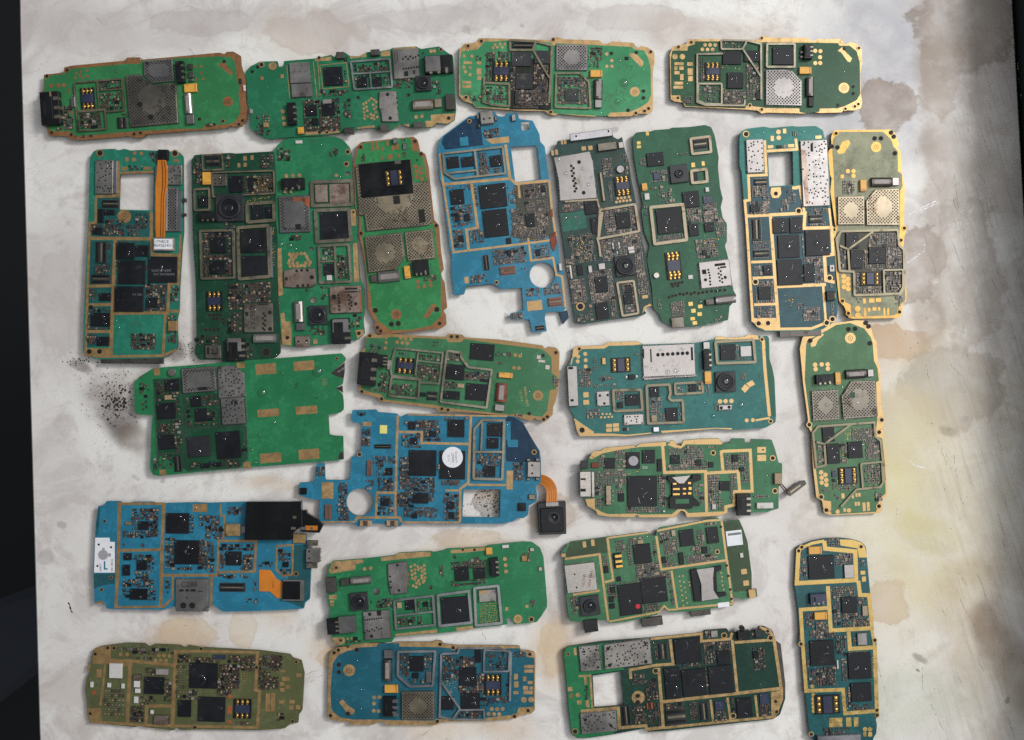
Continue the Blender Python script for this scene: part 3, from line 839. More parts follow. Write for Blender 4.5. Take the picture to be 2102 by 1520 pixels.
    blob(1975, 880, 20, 12, (140, 128, 108), .6, .4); blob(1895, 1328, 8, 9, (140, 136, 120), .7, .5); blob(1883, 1358, 4, 4, (120, 114, 98), .8, .2); blob(2066, 1415, 5, 8, (84, 86, 80), .8, .3)
    # round marks left by drips
    for q in ((955, 92, 9), (1075, 68, 5), (94, 1138, 17), (140, 1075, 10), (1023, 640, 7), (1115, 885, 9), (1260, 83, 6), (1930, 65, 18), (1990, 190, 14), (1948, 678, 8), (1910, 560, 6), (1250, 256, 5), (330, 960, 7), (2010, 850, 8), (265, 965, 6)):
        blob(q[0], q[1], q[2], q[2], (176, 170, 168), .7, .2)
    # long wiping streaks, curved, on the right
    rr = t.n.new('ShaderNodeVectorRotate'); rr.rotation_type = 'Z_AXIS'; rr.inputs['Angle'].default_value = -.30; t.l.new(t.co, rr.inputs['Vector'])
    sv = t.vmath('MULTIPLY', rr.outputs[0], (1, .045, 0)); st = t.noise(420, 6, .75, vec=sv)
    v = t.n.new('ShaderNodeSeparateXYZ'); t.l.new(t.co, v.inputs[0])
    right = t.ramp(v.outputs['X'], W(1830, 0)[0], W(2040, 0)[0])
    col = t.mix(t.math('MULTIPLY', t.math('MULTIPLY', t.ramp(st, .45, .70), right), .30), col, lin((112, 98, 84)))
    col = t.mix(t.math('MULTIPLY', right, t.ramp(n2, .25, .7, .10, .42)), col, lin((158, 148, 136)))  # right-hand film tint, with the fall-off of light painted in
    col = t.mix(t.ramp(t.noise(900, 4), .60, .72, 0, .4), col, lin((150, 138, 128)))
    col = t.mix(t.ramp(t.noise(2200, 3), .45, .75, 0, .22), col, lin((150, 142, 136)))
    col = t.mix(t.ramp(t.noise(340, 4, .7), .70, .78, 0, .4), col, lin((140, 126, 116)))
    t.set(Base_Color=col, Roughness=t.ramp(n2, .3, .7, .34, .55))
    t.bsdf.inputs['Specular IOR Level'].default_value = .35
    t.bump(t.math('ADD', n4, t.noise(1800, 3)), .10, .0002)
    return m
table_material()
simple('residue_dark', (138, 126, 116), 0, .6, .2, 400)
simple('residue_pale', (196, 190, 180), 0, .6, .2, 400)
simple('rust_line', (196, 150, 116), 0, .6, .2, 400)
simple('table_edge', (150, 128, 98), 0, .6, .3, 300, grime=.4)
simple('floor_dark', (14, 15, 18), 0, .55, .4, 4)
simple('shade_wall_dark', (34, 36, 36), 0, .8, .3, 12)
simple('cloth_grey', (50, 53, 60), 0, .8, .2, 10)

b = MB()
tb = [W(36, -260), W(2068, -260), W(2079, 0), W(2106, 480), W(2140, 1100), W(2162, 1780), W(93, 1780), W(80, 1500), W(40, 60)]
b.prism(tb, -.03, 0, 'table_marble', 'table_edge', bev=8e-4)
tag(b.build('table_top'), kind='structure')
# dark wall added along the right hand table edge, its height set for shade
b = MB(); b.prism([W(2082, -700), W(2082, -60), W(2112, 480), W(2150, 1100), W(2190, 2000), W(2600, 2000), W(2600, -700)], -.75, .046, 'shade_wall_dark', bev=4e-3)
tag(b.build('shade_wall'), kind='structure')
# grey cloth lying on the dark floor to the left of the table
def W3(px, py, z): return (*P2W(px, py, z), z)
b = MB(); b.smooth = True; z = -.45
cl = [W3(-260, 1330, z), W3(40, 1215, z), W3(150, 1180, z), W3(150, 1330, z), W3(60, 1395, z), W3(-260, 1640, z)]
b.prism([(p[0], p[1]) for p in cl], z - .02, z, 'cloth_grey', bev=8e-3)
tag(b.build('floor_cloth'), 'grey cloth lying on the dark floor beside the left edge of the table', 'cloth')
b = MB(); b.sheet(rect(-2.5, -2.5, 2.5, 2.5), -.75, 'floor_dark'); tag(b.build('floor'), kind='structure')
# ---------------------------------------------------------------- the boards, read off the photograph in picture coordinates
K4 = 4.570
Board('green board with brown rim, black socket on its left end, in the top left corner', 60, 90, K4, -.075, (42, 136, 76), 'gold_brown', '''
O 135,290 320,270 325,222 400,205 890,160 920,130 1035,128 1065,150 1790,85 1830,100 1855,78 1915,75 1985,115 1990,200 2015,290 2035,350 2035,550 2050,600 2040,720 1990,780 1920,785 1890,770 1865,795 1110,850 1080,880 990,885 930,870 510,905 390,900 355,870 260,865 230,875 175,850 165,790 110,740 110,450 130,440
M 140,300 325,285 350,240 900,190 1040,190 1060,160 1350,140 1780,120 1900,130 1935,190 1950,340 1975,400 1965,480 1985,600 1980,660 1930,740 1880,755 1640,775 1630,800 1400,800 900,830 440,870 380,820 200,820 180,780 150,740 140,450
PP e:tin_light 1070,175 1080,160 1340,140 1360,350 1155,370 1075,300
oc 14 1105,187
PP r 900,300 1040,285 1055,310 1145,385 1375,370 1395,745 945,785
oc 26 1037,570 1140,692
F 16 418,365 868,330 890,625 725,640 712,612 440,632
F 16 440,642 708,622 725,800 460,820
W 12 635,345 655,610
W 12 650,440 875,425
S h 0 470,415 615,610
B charging_socket black 0 3.5 90,455 290,750
B socket_contact gold_dull 3.5 3.7 185,450 205,515 140,680 205,700
Y 1450,380 1575,450
B spring_connector black 0 3 1368,165 1455,360
B spring_contact solder 0 1.6 1485,190 1530,240 1490,265 1545,315 1500,330 1540,352
B vibration_motor tin 0 2.3 1445,470 1530,650
B motor_weight tin_light 0 2 1472,668 1548,750
N 820,690 910,790
Q 48 1865,545
g 1770,200 1830,170 1915,280 1890,295
R 13 1560,215 1615,215 1620,275 1570,335 1635,330 430,320 475,300 540,250 500,320 480,262 440,275 545,305
R 20 205,395 270,390 325,390
h 20 355,250 165,305 395,855 985,850 1045,840 2005,725 1970,760 210,835
h 18 1820,730
k 13 1830,168 1600,710
B led white 0 1 2005,390 2032,445
B test_part dark 0 .6 1965,330 1995,375
B solder_tab tin_light 0 1.6 385,500 430,590
r 365,420 385,470 385,625 410,665
s .75 455,660 680,790
s .6 655,360 860,425 670,470 870,615
s .75 250,590 420,800
s .3 770,240 840,280 430,860 600,880
s .5 840,640 940,690 1665,745 1770,780 890,420 915,600
D 0 9 1610,300 1930,270
''', dirt=.12, lift=3, frame='nickel_dark', can='tin_dark')

Board('teal board in the top row with rounded left end and honeycomb of gold dots', 490, 80, K4, -.06, (18, 124, 82), 'gold_tan', '''
O 65,310 110,260 200,215 365,210 375,265 415,265 425,210 715,185 870,150 900,175 920,120 1000,130 1040,160 1130,165 1200,125 1330,115 1420,100 1440,85 1660,70 1710,95 1880,70 1960,130 2010,160 2020,290 2030,520 2040,660 2025,760 1960,800 1850,790 1830,825 1680,840 1600,830 1540,800 1480,820 1420,860 1290,850 1260,830 1110,850 1060,890 970,880 810,905 560,920 380,935 280,945 200,910 110,840 90,600
HC 18 1590,530
HC 16 1118,555
g 715,187 870,168 870,205 715,212
g 1040,165 1130,165 1195,127 1195,170 1050,187
g 1335,118 1420,110 1420,160 1335,165
g 1445,88 1660,72 1660,95 1445,102
g 1500,815 1600,795 1600,828 1540,808 1480,828 1430,852
g 1750,770 1805,770 1800,715 1920,705 2030,700 2020,760 1960,797 1850,787 1830,822 1760,830
g 620,870 945,850 945,882 630,905
g 1115,830 1275,812 1275,832 1115,848
K 472,228 672,408 490,425 690,540
T 7 700,215 735,560
T 7 452,250 480,560
T 7 740,190 765,530
TC 0 0,0
T 6 760,250 1010,225 1035,450 790,472 760,250
c 795,268 978,432
F 18 1050,215 1415,185 1440,450 1085,475
W 14 1070,330 1425,305
W 12 1230,320 1245,460
c 1110,360 1205,450 1255,360 1345,440
P n 1440,98 1700,362
oc 10 1540,190 1565,170 1590,190 1610,165 1635,180 1660,170 1685,155 1545,282 1570,280 1595,275 1620,272 1645,268 1670,266 1690,264
o 1458,130 1470,240 1480,120 1492,215 1550,305 1590,350 1635,295 1655,330
B audio_jack black 0 3 1735,160 2010,310
B jack_cover tin_light 3 3.3 1745,165 1895,300
L 58 1730,410
B vibration_motor tin_warm 0 2.4 1630,565 1825,655
B motor_weight tin_warm 0 1.6 1832,562 1905,640
B charging_port darkmetal 0 2.5 1935,520 2030,660
PP n 1318,492 1400,485 1475,490 1500,775 1345,778 1335,690 1315,640
oc 17 1395,522 1420,745
oc 7 1480,555 1485,600 1490,650 1340,660
R 13 1170,615 1195,600 1220,580 1245,560 1270,575 1290,595 1175,655 1200,640 1260,620 1175,690 1205,675 1270,660 1290,640 1180,720 1240,710 1265,720 1180,748 1210,730 1245,745 1270,752 1300,735 1285,690
R 18 1665,735 1720,728 1805,118 1835,115
B battery_connector black 0 3 450,600 540,800
R 20 415,685 425,745 430,800
c 625,625 735,720 780,600 905,715 690,750 750,810
B capacitor chip_grey 0 1.2 785,570 870,605
Y 550,830 610,890
h 26 215,245
h 24 1970,745
h 18 830,880 755,180 1895,100
k 13 760,878 130,310 180,265
Q 38 320,258
r 205,355 235,388 393,337 425,372
s .5 1080,225 1400,305
s .4 1090,345 1420,450
s .85 600,580 960,860
s .6 980,560 1060,740
s .45 1450,370 1640,460 1820,400 1900,520 1720,120 1780,150
s .6 980,170 1040,460
s .35 165,720 300,900 740,480 1040,530
B side_switch darkmetal 0 2.5 910,125 990,180 1235,100 1320,150 985,835 1080,890 1320,805 1410,865 1635,785 1740,830
B antenna_socket gold_dull 0 1.2 228,785 278,830
B inductor chip_grey 0 1 100,660 130,700
B led solder 0 .8 160,860 215,895 168,725 195,748
D 0 12 430,460 270,455 600,380
'''.replace('TC 0 0,0\n', ''), dirt=.2, lift=3, frame='nickel_grey', can='tin')

A3 = 4.777
Board('green board with water drops and black specks on its bare right end, top row', 920, 60, A3, .012, (56, 160, 102), 'gold_tan', '''
O 105,650 110,200 160,145 270,135 300,90 600,95 1000,110 1030,85 1080,80 1130,100 1480,110 1520,145 1565,145 1605,120 1820,135 1840,175 1870,185 1890,165 1960,180 2020,225 2025,330 2005,420 2010,690 2005,800 1960,830 1870,830 1840,815 1800,855 1580,860 1540,835 1470,835 1440,860 1270,850 1080,830 1050,850 980,835 950,805 690,800 270,770 245,735 150,705
M 115,300 130,220 290,200 360,120 420,125 600,110 1000,130 1040,170 1060,140 1290,150 1480,160 1800,175 1830,200 1920,210 1960,280 1985,380 1990,640 1960,720 1880,770 1790,810 1580,820 1570,850 1450,850 1060,830 960,800 850,790 270,765 250,730 210,700 200,660 120,650
m d 620,215 1000,350 1010,800 860,790 600,790 600,560
P r 1060,148 1365,405
F 18 1060,435 1290,432 1380,520 1395,775 1050,765
F 20 350,525 600,540 600,755 440,745 340,715
W 16 352,470 350,530
F 22 605,108 860,122 830,205 608,207
W 22 855,120 1015,160 1008,420 990,725
W 20 832,205 992,478
c 620,225 815,365 845,210 1000,340 665,430 830,590 655,615 690,735 1145,580 1280,705
N 630,130 835,185
S h 0 435,310 605,510
Y 1395,400 1510,470
B vibration_motor darkmetal 0 2.5 1430,490 1515,680
B motor_weight tin_light 0 2.2 1440,690 1505,770
Q 48 1830,615
g 1780,240 1840,240 1915,320 1910,360 1880,365 1780,260
R 16 1555,245 1605,310 1555,365 1605,365
R 14 460,155 510,150 555,150 440,185 480,180 530,180
r 150,318 235,345 140,510 225,538 140,550 225,580 280,320 325,350 280,385 325,450 285,460 325,500
R 17 160,268 230,268 155,375 215,380 170,420 215,450
h 22 325,122 195,168 1030,105 175,670 1005,815 1985,225 1965,780 1925,805 1840,825
k 15 1845,230 1915,608 1915,675 1765,797 890,770 950,775 1600,240
s .85 640,600 980,780
s .8 370,230 460,520 490,220 600,310
s .5 360,560 590,730
s .8 1080,470 1370,740
s .75 840,350 980,620 610,370 660,600
s .5 1380,180 1510,380 220,650 340,710 270,260 330,310
v .2 840,400 960,520
D 0 42 1725,525
D 0 24 1655,708
D 0 17 1810,370
D 0 12 1910,395 1680,310 1720,680
D 1.3 9 1225,370 1235,235
z 110 1530,180 1900,740
B solder_blob crumb 0 .5 1735,270 1770,300
''', dirt=.35, lift=2.4, frame='nickel_dark', can='tin_light', patch={'d': (38, 44, 32)}, chip='chip_worn')

Board('dark green board with bright gold rim and bare right end, rightmost of the top row', 1350, 60, A3, .005, (42, 96, 62), 'gold_bright', '''
O 130,690 120,250 150,170 285,145 310,97 600,98 990,105 1010,75 1070,70 1100,85 1470,88 1500,115 1540,115 1570,98 1800,100 1830,145 1860,150 1880,130 1950,145 2000,200 2005,320 1985,450 1990,640 2005,720 1990,780 1930,800 1860,800 1840,780 1800,820 1590,825 1490,810 1440,830 1070,820 1020,830 980,800 870,790 270,760 250,720 170,710
M 130,300 145,210 295,210 300,165 365,150 370,120 600,120 1000,130 1060,130 1470,135 1560,135 1770,140 1780,165 1880,165 1950,220 1980,330 1985,640 1950,700 1830,760 1760,780 1590,780 1580,815 1440,825 1390,815 1390,780 1060,775 960,760 870,750 860,780 275,755 255,715 225,700 225,650 135,650
F 22 1075,145 1345,145 1345,372 1072,370
c 1130,175 1330,350
PP r 1062,400 1250,395 1320,410 1415,510 1415,755 1062,745
F 18 625,108 878,112 835,195 628,195
W 20 880,112 1015,145 1018,690
W 18 840,200 1010,460
W 18 640,240 390,245 390,715 470,745 850,750 860,690
F 18 398,535 630,535 630,735 470,732 398,700
c 640,218 820,345 850,210 1000,320 685,425 840,580
S h 0 465,325 620,500
c 965,615 1010,690
B battery_connector black 0 3 1440,145 1520,290
B spring_contact solder 0 1.2 1400,215 1440,240 1400,260 1440,285
Y 1392,370 1508,440
B vibration_motor darkmetal 0 2.4 1462,470 1540,655
B motor_weight black 0 1.5 1480,668 1530,760
R 20 1545,215 1595,218 1592,278 1545,335 1593,335
Q 52 1825,580
g 1762,215 1810,180 1830,215 1905,290 1885,330 1860,320 1800,235
R 18 465,155 515,155 565,155 440,198 490,200 540,200
R 27 172,270 243,270
r 165,325 255,355 160,515 250,545 155,555 250,585 290,325 345,360 295,385 345,450 300,460 345,512 165,365 195,400 210,365 255,400 165,410 215,445 220,440 255,500
h 20 205,175 330,130 1020,90 200,675 905,750 1020,790 1970,190 1965,740 1930,762 1838,785
k 14 1828,195 1915,568 1915,635 1765,750
s .65 400,250 460,510
s .75 655,600 860,740
s .65 870,350 1000,600
s .7 870,600 960,700
s .5 250,660 340,730
s .4 640,125 850,190
s .3 400,555 620,720 290,265 350,310
v .4 620,330 680,380 760,370 880,400 900,440 960,560 640,580 670,700
D 1.2 10 1200,540 1180,600 1225,630
D .9 16 1265,265
''', dirt=.1, lift=2.4, frame='nickel', can='tin_light')

Board('teal board with a long orange ribbon cable and small white printed plug', 150, 290, 3.234, .008, (12, 132, 106), 'gold_dull', '''
O 110,110 130,70 160,55 270,50 300,60 340,50 380,62 450,58 700,70 730,100 735,600 725,700 710,960 705,1125 690,1200 700,1340 690,1390 600,1440 180,1450 90,1430 68,1390 75,1100 100,540
H 310,220 535,210 530,460 305,455
m t 150,370 300,365 305,460 520,470 515,660 110,650 110,545 150,540
m t 108,660 640,660 640,1130 270,1140 250,1350 85,1370 95,960
P f 145,125 262,350
B shield_edge chrome 0 1.1 266,130 287,345
P f 625,158 720,290
P a 625,305 690,600
B shield_edge chrome 0 1.1 693,325 718,600
K 542,158 622,600
E ribbon_cable flex 1.5 1.8 560,125 615,125 625,180 625,300 612,380 610,640 548,640 545,300 555,200
E ribbon_track flex_dark 1.8 1.83 583,130 590,130 598,200 598,300 588,380 585,635 578,635 582,380 590,300 590,200
E ribbon_track flex_dark 1.8 1.83 600,130 606,130 616,200 614,300 602,380 600,635 594,635 597,380 608,300 610,200
B ribbon_connector black 0 2 560,55 628,122
B ribbon_plug chip_grey 0 1.9 532,642 668,728
B paper_sticker paper 1.9 1.98 540,650 660,718
X 26 0 600,672 ink 2.0 (7NBC8
X 26 0 600,698 ink 2.0 78695034O
T 20 150,368 300,362 300,130
T 16 312,212 535,203
T 16 150,370 150,540 110,545 85,1420 190,1432 600,1425 690,1385
T 22 105,645 520,650 520,470
T 20 522,645 527,755 700,760 690,940 640,950 630,1130 710,1130
T 24 280,655 252,1440
T 20 95,965 270,960
T 20 90,1090 260,1085
T 20 80,1265 255,1265
T 20 270,1145 640,1140
T 18 615,1140 600,1430
g 75,1375 258,1375 258,1440 100,1432
T 16 715,620 700,960
c 285,675 405,785 415,692 500,765 300,792 478,950 500,768 690,940 275,965 465,1135 485,1040 560,1105 120,1140 245,1230 160,1300 240,1360 175,1010 250,1060
N 148,668 220,810
N 120,885 245,945
N 190,390 300,440
c 165,450 200,540 205,455 275,490 130,575 190,620
h 24 177,80 675,82
k 14 120,1105 110,1398 178,1398
Q 45 340,500
r 395,68 418,90 440,70 463,92 345,105 368,135 390,110 418,135 320,170 360,195 470,170 520,190 665,120 705,140
s .5 370,160 460,195
s .6 120,550 190,600 200,520 340,630
s .7 360,550 440,630
s .5 420,480 500,580 505,75 555,140
s .6 230,680 262,720 150,820 250,880
s .5 110,985 160,1060
s .6 100,1110 250,1250
s .6 95,1285 160,1350
s .75 480,950 630,1130
s .8 390,1280 550,1385
s .6 650,960 705,1080 630,1150 690,1340
s .35 290,660 420,676 485,800 500,890 280,800 300,950
B side_button gold_dull 0 2 632,1195 690,1262
B volume_key dark 0 1.5 725,380 748,405 725,480 748,500
B lower_bracket darkmetal -1.7 -.1 185,1400 600,1480
X 22 180 610,885 ink_grey .93 SAMSUNG  310
X 22 180 590,860 ink_grey .93 JR0914E-DF75
X 18 180 430,1020 ink_grey .93 0SD 316
''', dirt=.2, lift=3, frame='nickel', can='tin', patch={'t': (16, 96, 92)})

Board('dark green board with round black camera lens, lettered card slot, right of orange ribbon board', 380, 270, 3.167, -.02, (18, 76, 52), 'gold_dull', '''
O 40,190 60,155 110,150 300,140 330,145 480,135 575,130 580,160 590,300 590,560 600,700 600,1100 615,1300 620,1440 590,1470 500,1485 260,1500 230,1485 90,1485 60,1440 75,1330 70,1000 50,700 45,400
m y 462,298 565,295 567,395 462,398
F 12 112,155 240,150 245,248 115,252
N 130,165 225,222
Y 110,265 165,345
P f 178,278 268,355
F 10 172,268 575,255 580,402 180,425
c 285,290 375,395 410,300 440,390
F 14 58,378 155,372 158,510 62,514
c 85,420 140,490
L 72 285,495
F 22 400,472 575,460 578,578 405,590
c 430,480 510,570
c 520,490 565,560
B battery_connector black 0 2.5 85,525 210,580
F 16 97,648 310,642 320,952 107,958
B shield_edge chrome 0 1.2 312,645 327,955
c 165,692 265,790 160,845 258,925
F 22 342,627 538,612 550,943 352,960
c 360,640 520,785 370,812 530,942
B shield_edge chrome 0 1.2 548,620 568,950
S h 0 135,1042 240,1165
P n 380,1120 570,1305
oc 8 510,1185 520,1200 505,1215 520,1230 508,1250 520,1262 505,1280 515,1290 
oc 13 550,1178 552,1285
o 470,1122 540,1128 390,1175 410,1200
X 46 -90 440,1210 ink_dark 1.33 C867A7
B vibration_motor tin 0 2 442,1318 590,1373
K 130,1392 232,1475
o 142,1402 158,1450 172,1412 180,1450 205,1405 213,1450 180,1440 205,1450
B audio_jack black 0 3 265,1350 385,1490
B jack_cover tin 3 3.2 275,1345 365,1430
k 9 160,1195 185,1195 207,1193 230,1193 185,1220 207,1218 245,1222 250,1245 135,1290 163,1290 190,1290 217,1287
k 24 528,1435
r 378,160 402,190 425,155 447,185 340,207 360,235 380,205 402,230
B led solder 0 .8 60,200 85,225 75,280 95,300
V 1 6 100,390 125,410
s .85 110,660 300,950
s .8 280,990 370,1160
s .7 375,985 560,1110
s .5 280,1180 370,1330
s .5 250,150 290,250 245,590 330,630
s .65 380,290 470,410
s .7 445,280 580,410
s .55 55,180 110,340 480,150 575,240
s .6 70,1330 230,1390
s .5 380,1380 440,1480 570,480 590,600 330,650 345,950
v .6 465,300 565,395 400,425 560,455 565,480 585,560 560,620 585,900
''', dirt=.3, lift=2.6, frame='nickel_dark', can='tin_dark', patch={'y': (88, 88, 20)})

Board('green board with rounded top end and rust stained perforated shield, gold dots below it', 540, 270, 3.304, -.035, (20, 132, 84), 'gold_tan', '''
O 70,140 100,90 160,50 300,38 480,35 540,55 590,110 605,180 605,400 640,620 640,760 660,1000 685,1060 690,1200 680,1280 690,1370 650,1410 600,1420 440,1445 330,1455 200,1460 130,1450 115,1330 100,1000 85,600
HC 15 328,798
HC 22 342,1145
HC 16 576,287
g 595,530 628,530 632,640 600,640
g 610,760 640,757 652,1020 618,1025
g 95,795 125,790 135,1110 105,1115
g 118,1235 145,1230 150,1290 185,1290 195,1390 190,1452 132,1445
g 625,1350 680,1342 685,1375 640,1408
F 24 330,345 600,335 608,495 335,505
K 350,362 437,480 447,357 583,485
P e:tin_light 105,440 320,680
oa copper 200,452 318,448 316,520 290,500 260,470 205,475
o 218,630 258,665
oc 9 145,657
F 24 355,537 582,527 595,735 365,750
c 385,552 576,733
F 18 377,777 580,767 598,1018 387,1028
W 14 485,772 495,1022
W 12 392,885 485,880
c 410,900 480,975
B crystal white 0 1 430,975 465,1010
R 12 180,835 205,833 232,833 258,830 282,830 192,853 220,852 295,850 180,875 205,872 305,870 175,895 200,895 290,892 320,888 185,915 210,913 232,895 258,910 282,912 312,908 235,915
PP n 140,945 205,930 350,930 358,1035 330,1055 200,1060 140,1055
oc 10 158,1000 228,947 262,943 300,942 235,1048 270,1045 305,1045
oc 15 330,990
P n 450,1052 670,1228
oc 8 510,1110 512,1130 515,1150 517,1165 515,1185 517,1210 580,1110 595,1125 585,1145 600,1160 585,1170 600,1185 590,1205
oc 12 628,1170
o 465,1108 495,1140 555,1062 640,1072 555,1085 640,1092
oa copper 655,1100 668,1100 668,1220 652,1215
L 52 370,1245
B audio_jack black 0 3 462,1270 590,1440
B jack_cover tin_light 3 3.2 470,1275 580,1362
B vibration_motor tin 0 2.3 202,1155 275,1290
B motor_weight tin_light 0 2 222,1300 283,1348
K 215,1388 318,1460
oc 8 240,1425 295,1420
B battery_connector black 0 2.8 120,320 280,388
B contact gold_tan 0 1.2 137,388 155,420 178,386 195,420
R 14 158,303 203,303 247,300
h 18 565,222 575,140 650,1370 165,1400
h 12 614,548
r 485,290 510,310 630,1295 650,1310 340,1410 370,1440
s .65 190,700 260,740
s .55 95,110 190,200
s .6 450,120 510,170 400,790 480,880
s .7 505,840 575,1000
s .5 390,1050 440,1140 310,1310 420,1380 595,1240 670,1330 280,1060 310,1090
B led white 0 .8 218,62 265,82
D 0 22 182,772
D 0 24 120,766
D 0 13 222,795
D .9 16 500,575
''', dirt=.2, lift=2.2, frame='nickel', can='tin_rusty')

Board('bright green board with glossy black sheet around six gold contacts and perforated grey shields', 710, 270, 3.535, -.11, (34, 142, 74), 'gold_brown', '''
O 75,110 110,78 490,38 520,60 540,150 575,160 600,260 610,370 640,640 675,680 690,870 710,1000 690,1030 700,1070 715,1090 735,1280 705,1300 725,1330 730,1400 690,1430 280,1475 230,1465 205,1420 215,1380 185,1340 160,1280 155,1100 130,900 95,750 100,640 65,540 60,230
M 90,120 130,85 470,45 480,140 530,145 560,190 590,370 620,640 650,720 660,860 690,1040 690,1250 690,1340 620,1410 480,1440 330,1445 240,1380 190,1290 180,1180 150,1050 140,900 110,740 110,640 70,540 70,220
PP r 68,260 90,235 470,205 490,375 595,360 630,650 600,680 150,725 135,610 95,605
o 340,470 395,525 522,570 578,660
E insulating_sheet gloss_black 1.3 1.5 88,240 465,203 490,450 112,486
S v 1.5 275,285 420,390
B spring_clip solder 1.3 1.7 350,212 400,235 222,485 236,525 458,458 472,495
PP r 135,765 405,735 425,910 360,1000 165,1028
P r 425,732 648,920
B vibration_motor tin 0 2.2 230,1020 390,1085
B motor_weight darkmetal 0 1.5 175,1042 228,1095
Y 418,980 470,1065
B battery_connector black 0 2.8 478,945 605,1035
Q 38 365,1330
k 16 215,1300 330,1400 380,1395 660,1293
g 560,1350 620,1260 650,1250 660,1270 600,1350 580,1360
R 14 522,1093 612,1085 525,1130 570,1125 615,1118
R 16 505,255 540,268 512,292 545,302 515,330 550,345
r 180,80 205,140 212,75 238,135 255,115 275,140 330,100 355,135 360,90 385,130 255,180 275,205 300,170 340,200 370,165 395,190 290,70 310,105
h 18 107,115 545,165 655,685 110,742 500,72 680,1395 230,1425 253,1450
s .55 105,160 145,220
s .55 410,150 440,190 400,55 440,130
B solder_blob chrome 0 2 338,48 372,85
B solder_blob chrome 0 1 410,85 440,130
s .4 560,1050 660,1080
s .3 495,195 550,220
D 1.3 22 300,885
D 1.3 12 325,880 470,850
''', dirt=.12, lift=2.6, frame='nickel', can='tin_warm')

Board('upright blue board with square window, round hole and rust along its right edge', 880, 220, 3.234, -.115, (14, 136, 170), 'gold_tan', '''
O 70,230 85,200 270,60 310,60 330,30 440,30 455,60 500,65 515,40 590,40 600,80 690,90 715,140 735,180 740,230 770,260 800,480 815,660 830,720 845,860 860,900 870,1030 900,1110 890,1130 915,1330 890,1360 780,1360 770,1400 785,1490 690,1500 670,1410 545,1410 540,1370 630,1350 620,1200 480,1210 440,1180 410,1175 250,1190 235,1245 170,1250 150,1100 155,990 140,940 90,520 75,480 60,290
H 545,265 720,255 745,480 575,500
HC 84 755,1115
H 610,100 665,95 670,150 620,158
m dk 85,240 100,195 270,70 340,90 350,160 360,255 110,285
m bl 205,205 260,195 265,255 210,260
m gr 560,520 790,500 830,850 660,890 540,860 580,680
F 14 95,310 490,265 510,440 170,478 105,435
W 14 305,290 325,455
W 12 130,440 320,420
c 118,335 205,400 215,335 300,390 405,325 485,390
T 14 73,310 97,510 165,965 660,905 840,880
T 18 95,515 540,475 510,250
T 18 540,475 580,510 795,490
T 14 595,510 605,605
T 18 285,510 325,800 250,815 265,950
T 14 660,870 680,1020 830,1000
T 14 800,490 815,660 845,860
T 14 825,1000 848,1115 885,1125 907,1330
E rust_patch rust 0 .35 800,850 842,825 852,905 830,960 810,930
E rust_patch rust 0 .3 800,690 822,675 826,730 806,725
g 375,215 530,195 535,235 420,245
r 650,1292 757,1345 235,1130 268,1170
c 330,522 525,657 355,690 535,850 140,552 240,640
c 640,712 708,790
c 195,855 235,895 515,870 550,905 175,725 205,760 235,715 275,755 710,945 745,985 740,525 775,560 520,950 550,990
NB 470,1065 580,1105
NB 790,1270 890,1315
N 360,985 405,1080
U 338,30 435,105
oc 7 365,80 405,75
B port_solder solder 0 1.5 315,45 335,75 435,60 455,90 325,115 345,135
B antenna_clip tin 0 1.5 548,50 580,90
h 14 270,95 450,1165
s .85 545,680 640,860
s .8 620,520 790,600
s .8 640,630 800,720
s .8 715,720 800,800
s .75 600,800 780,880
s .6 150,660 300,780
s .45 110,530 280,550 520,530 600,640
s .6 270,820 370,900
s .7 330,290 400,450
s .5 330,400 480,450
s .7 420,950 650,1030
s .6 690,920 810,1000
s .5 280,1120 390,1160
s .65 640,1210 740,1250 760,1180 880,1240
s .8 545,1370 630,1405
s .6 365,150 470,195
s .6 300,520 330,660 160,820 240,930 610,1060 660,1085
B capacitor white 0 1.4 862,1040 885,1085
N 710,1455 770,1478
E board_tab dk -2 -1.2 865,1360 920,1350 930,1400 890,1445
D .9 16 375,545 490,540
D .9 12 400,620 455,715
''', dirt=.18, lift=2.6, frame='nickel', can='tin', patch={'dk': (10, 60, 92), 'bl': (14, 136, 170), 'gr': (72, 80, 66)})
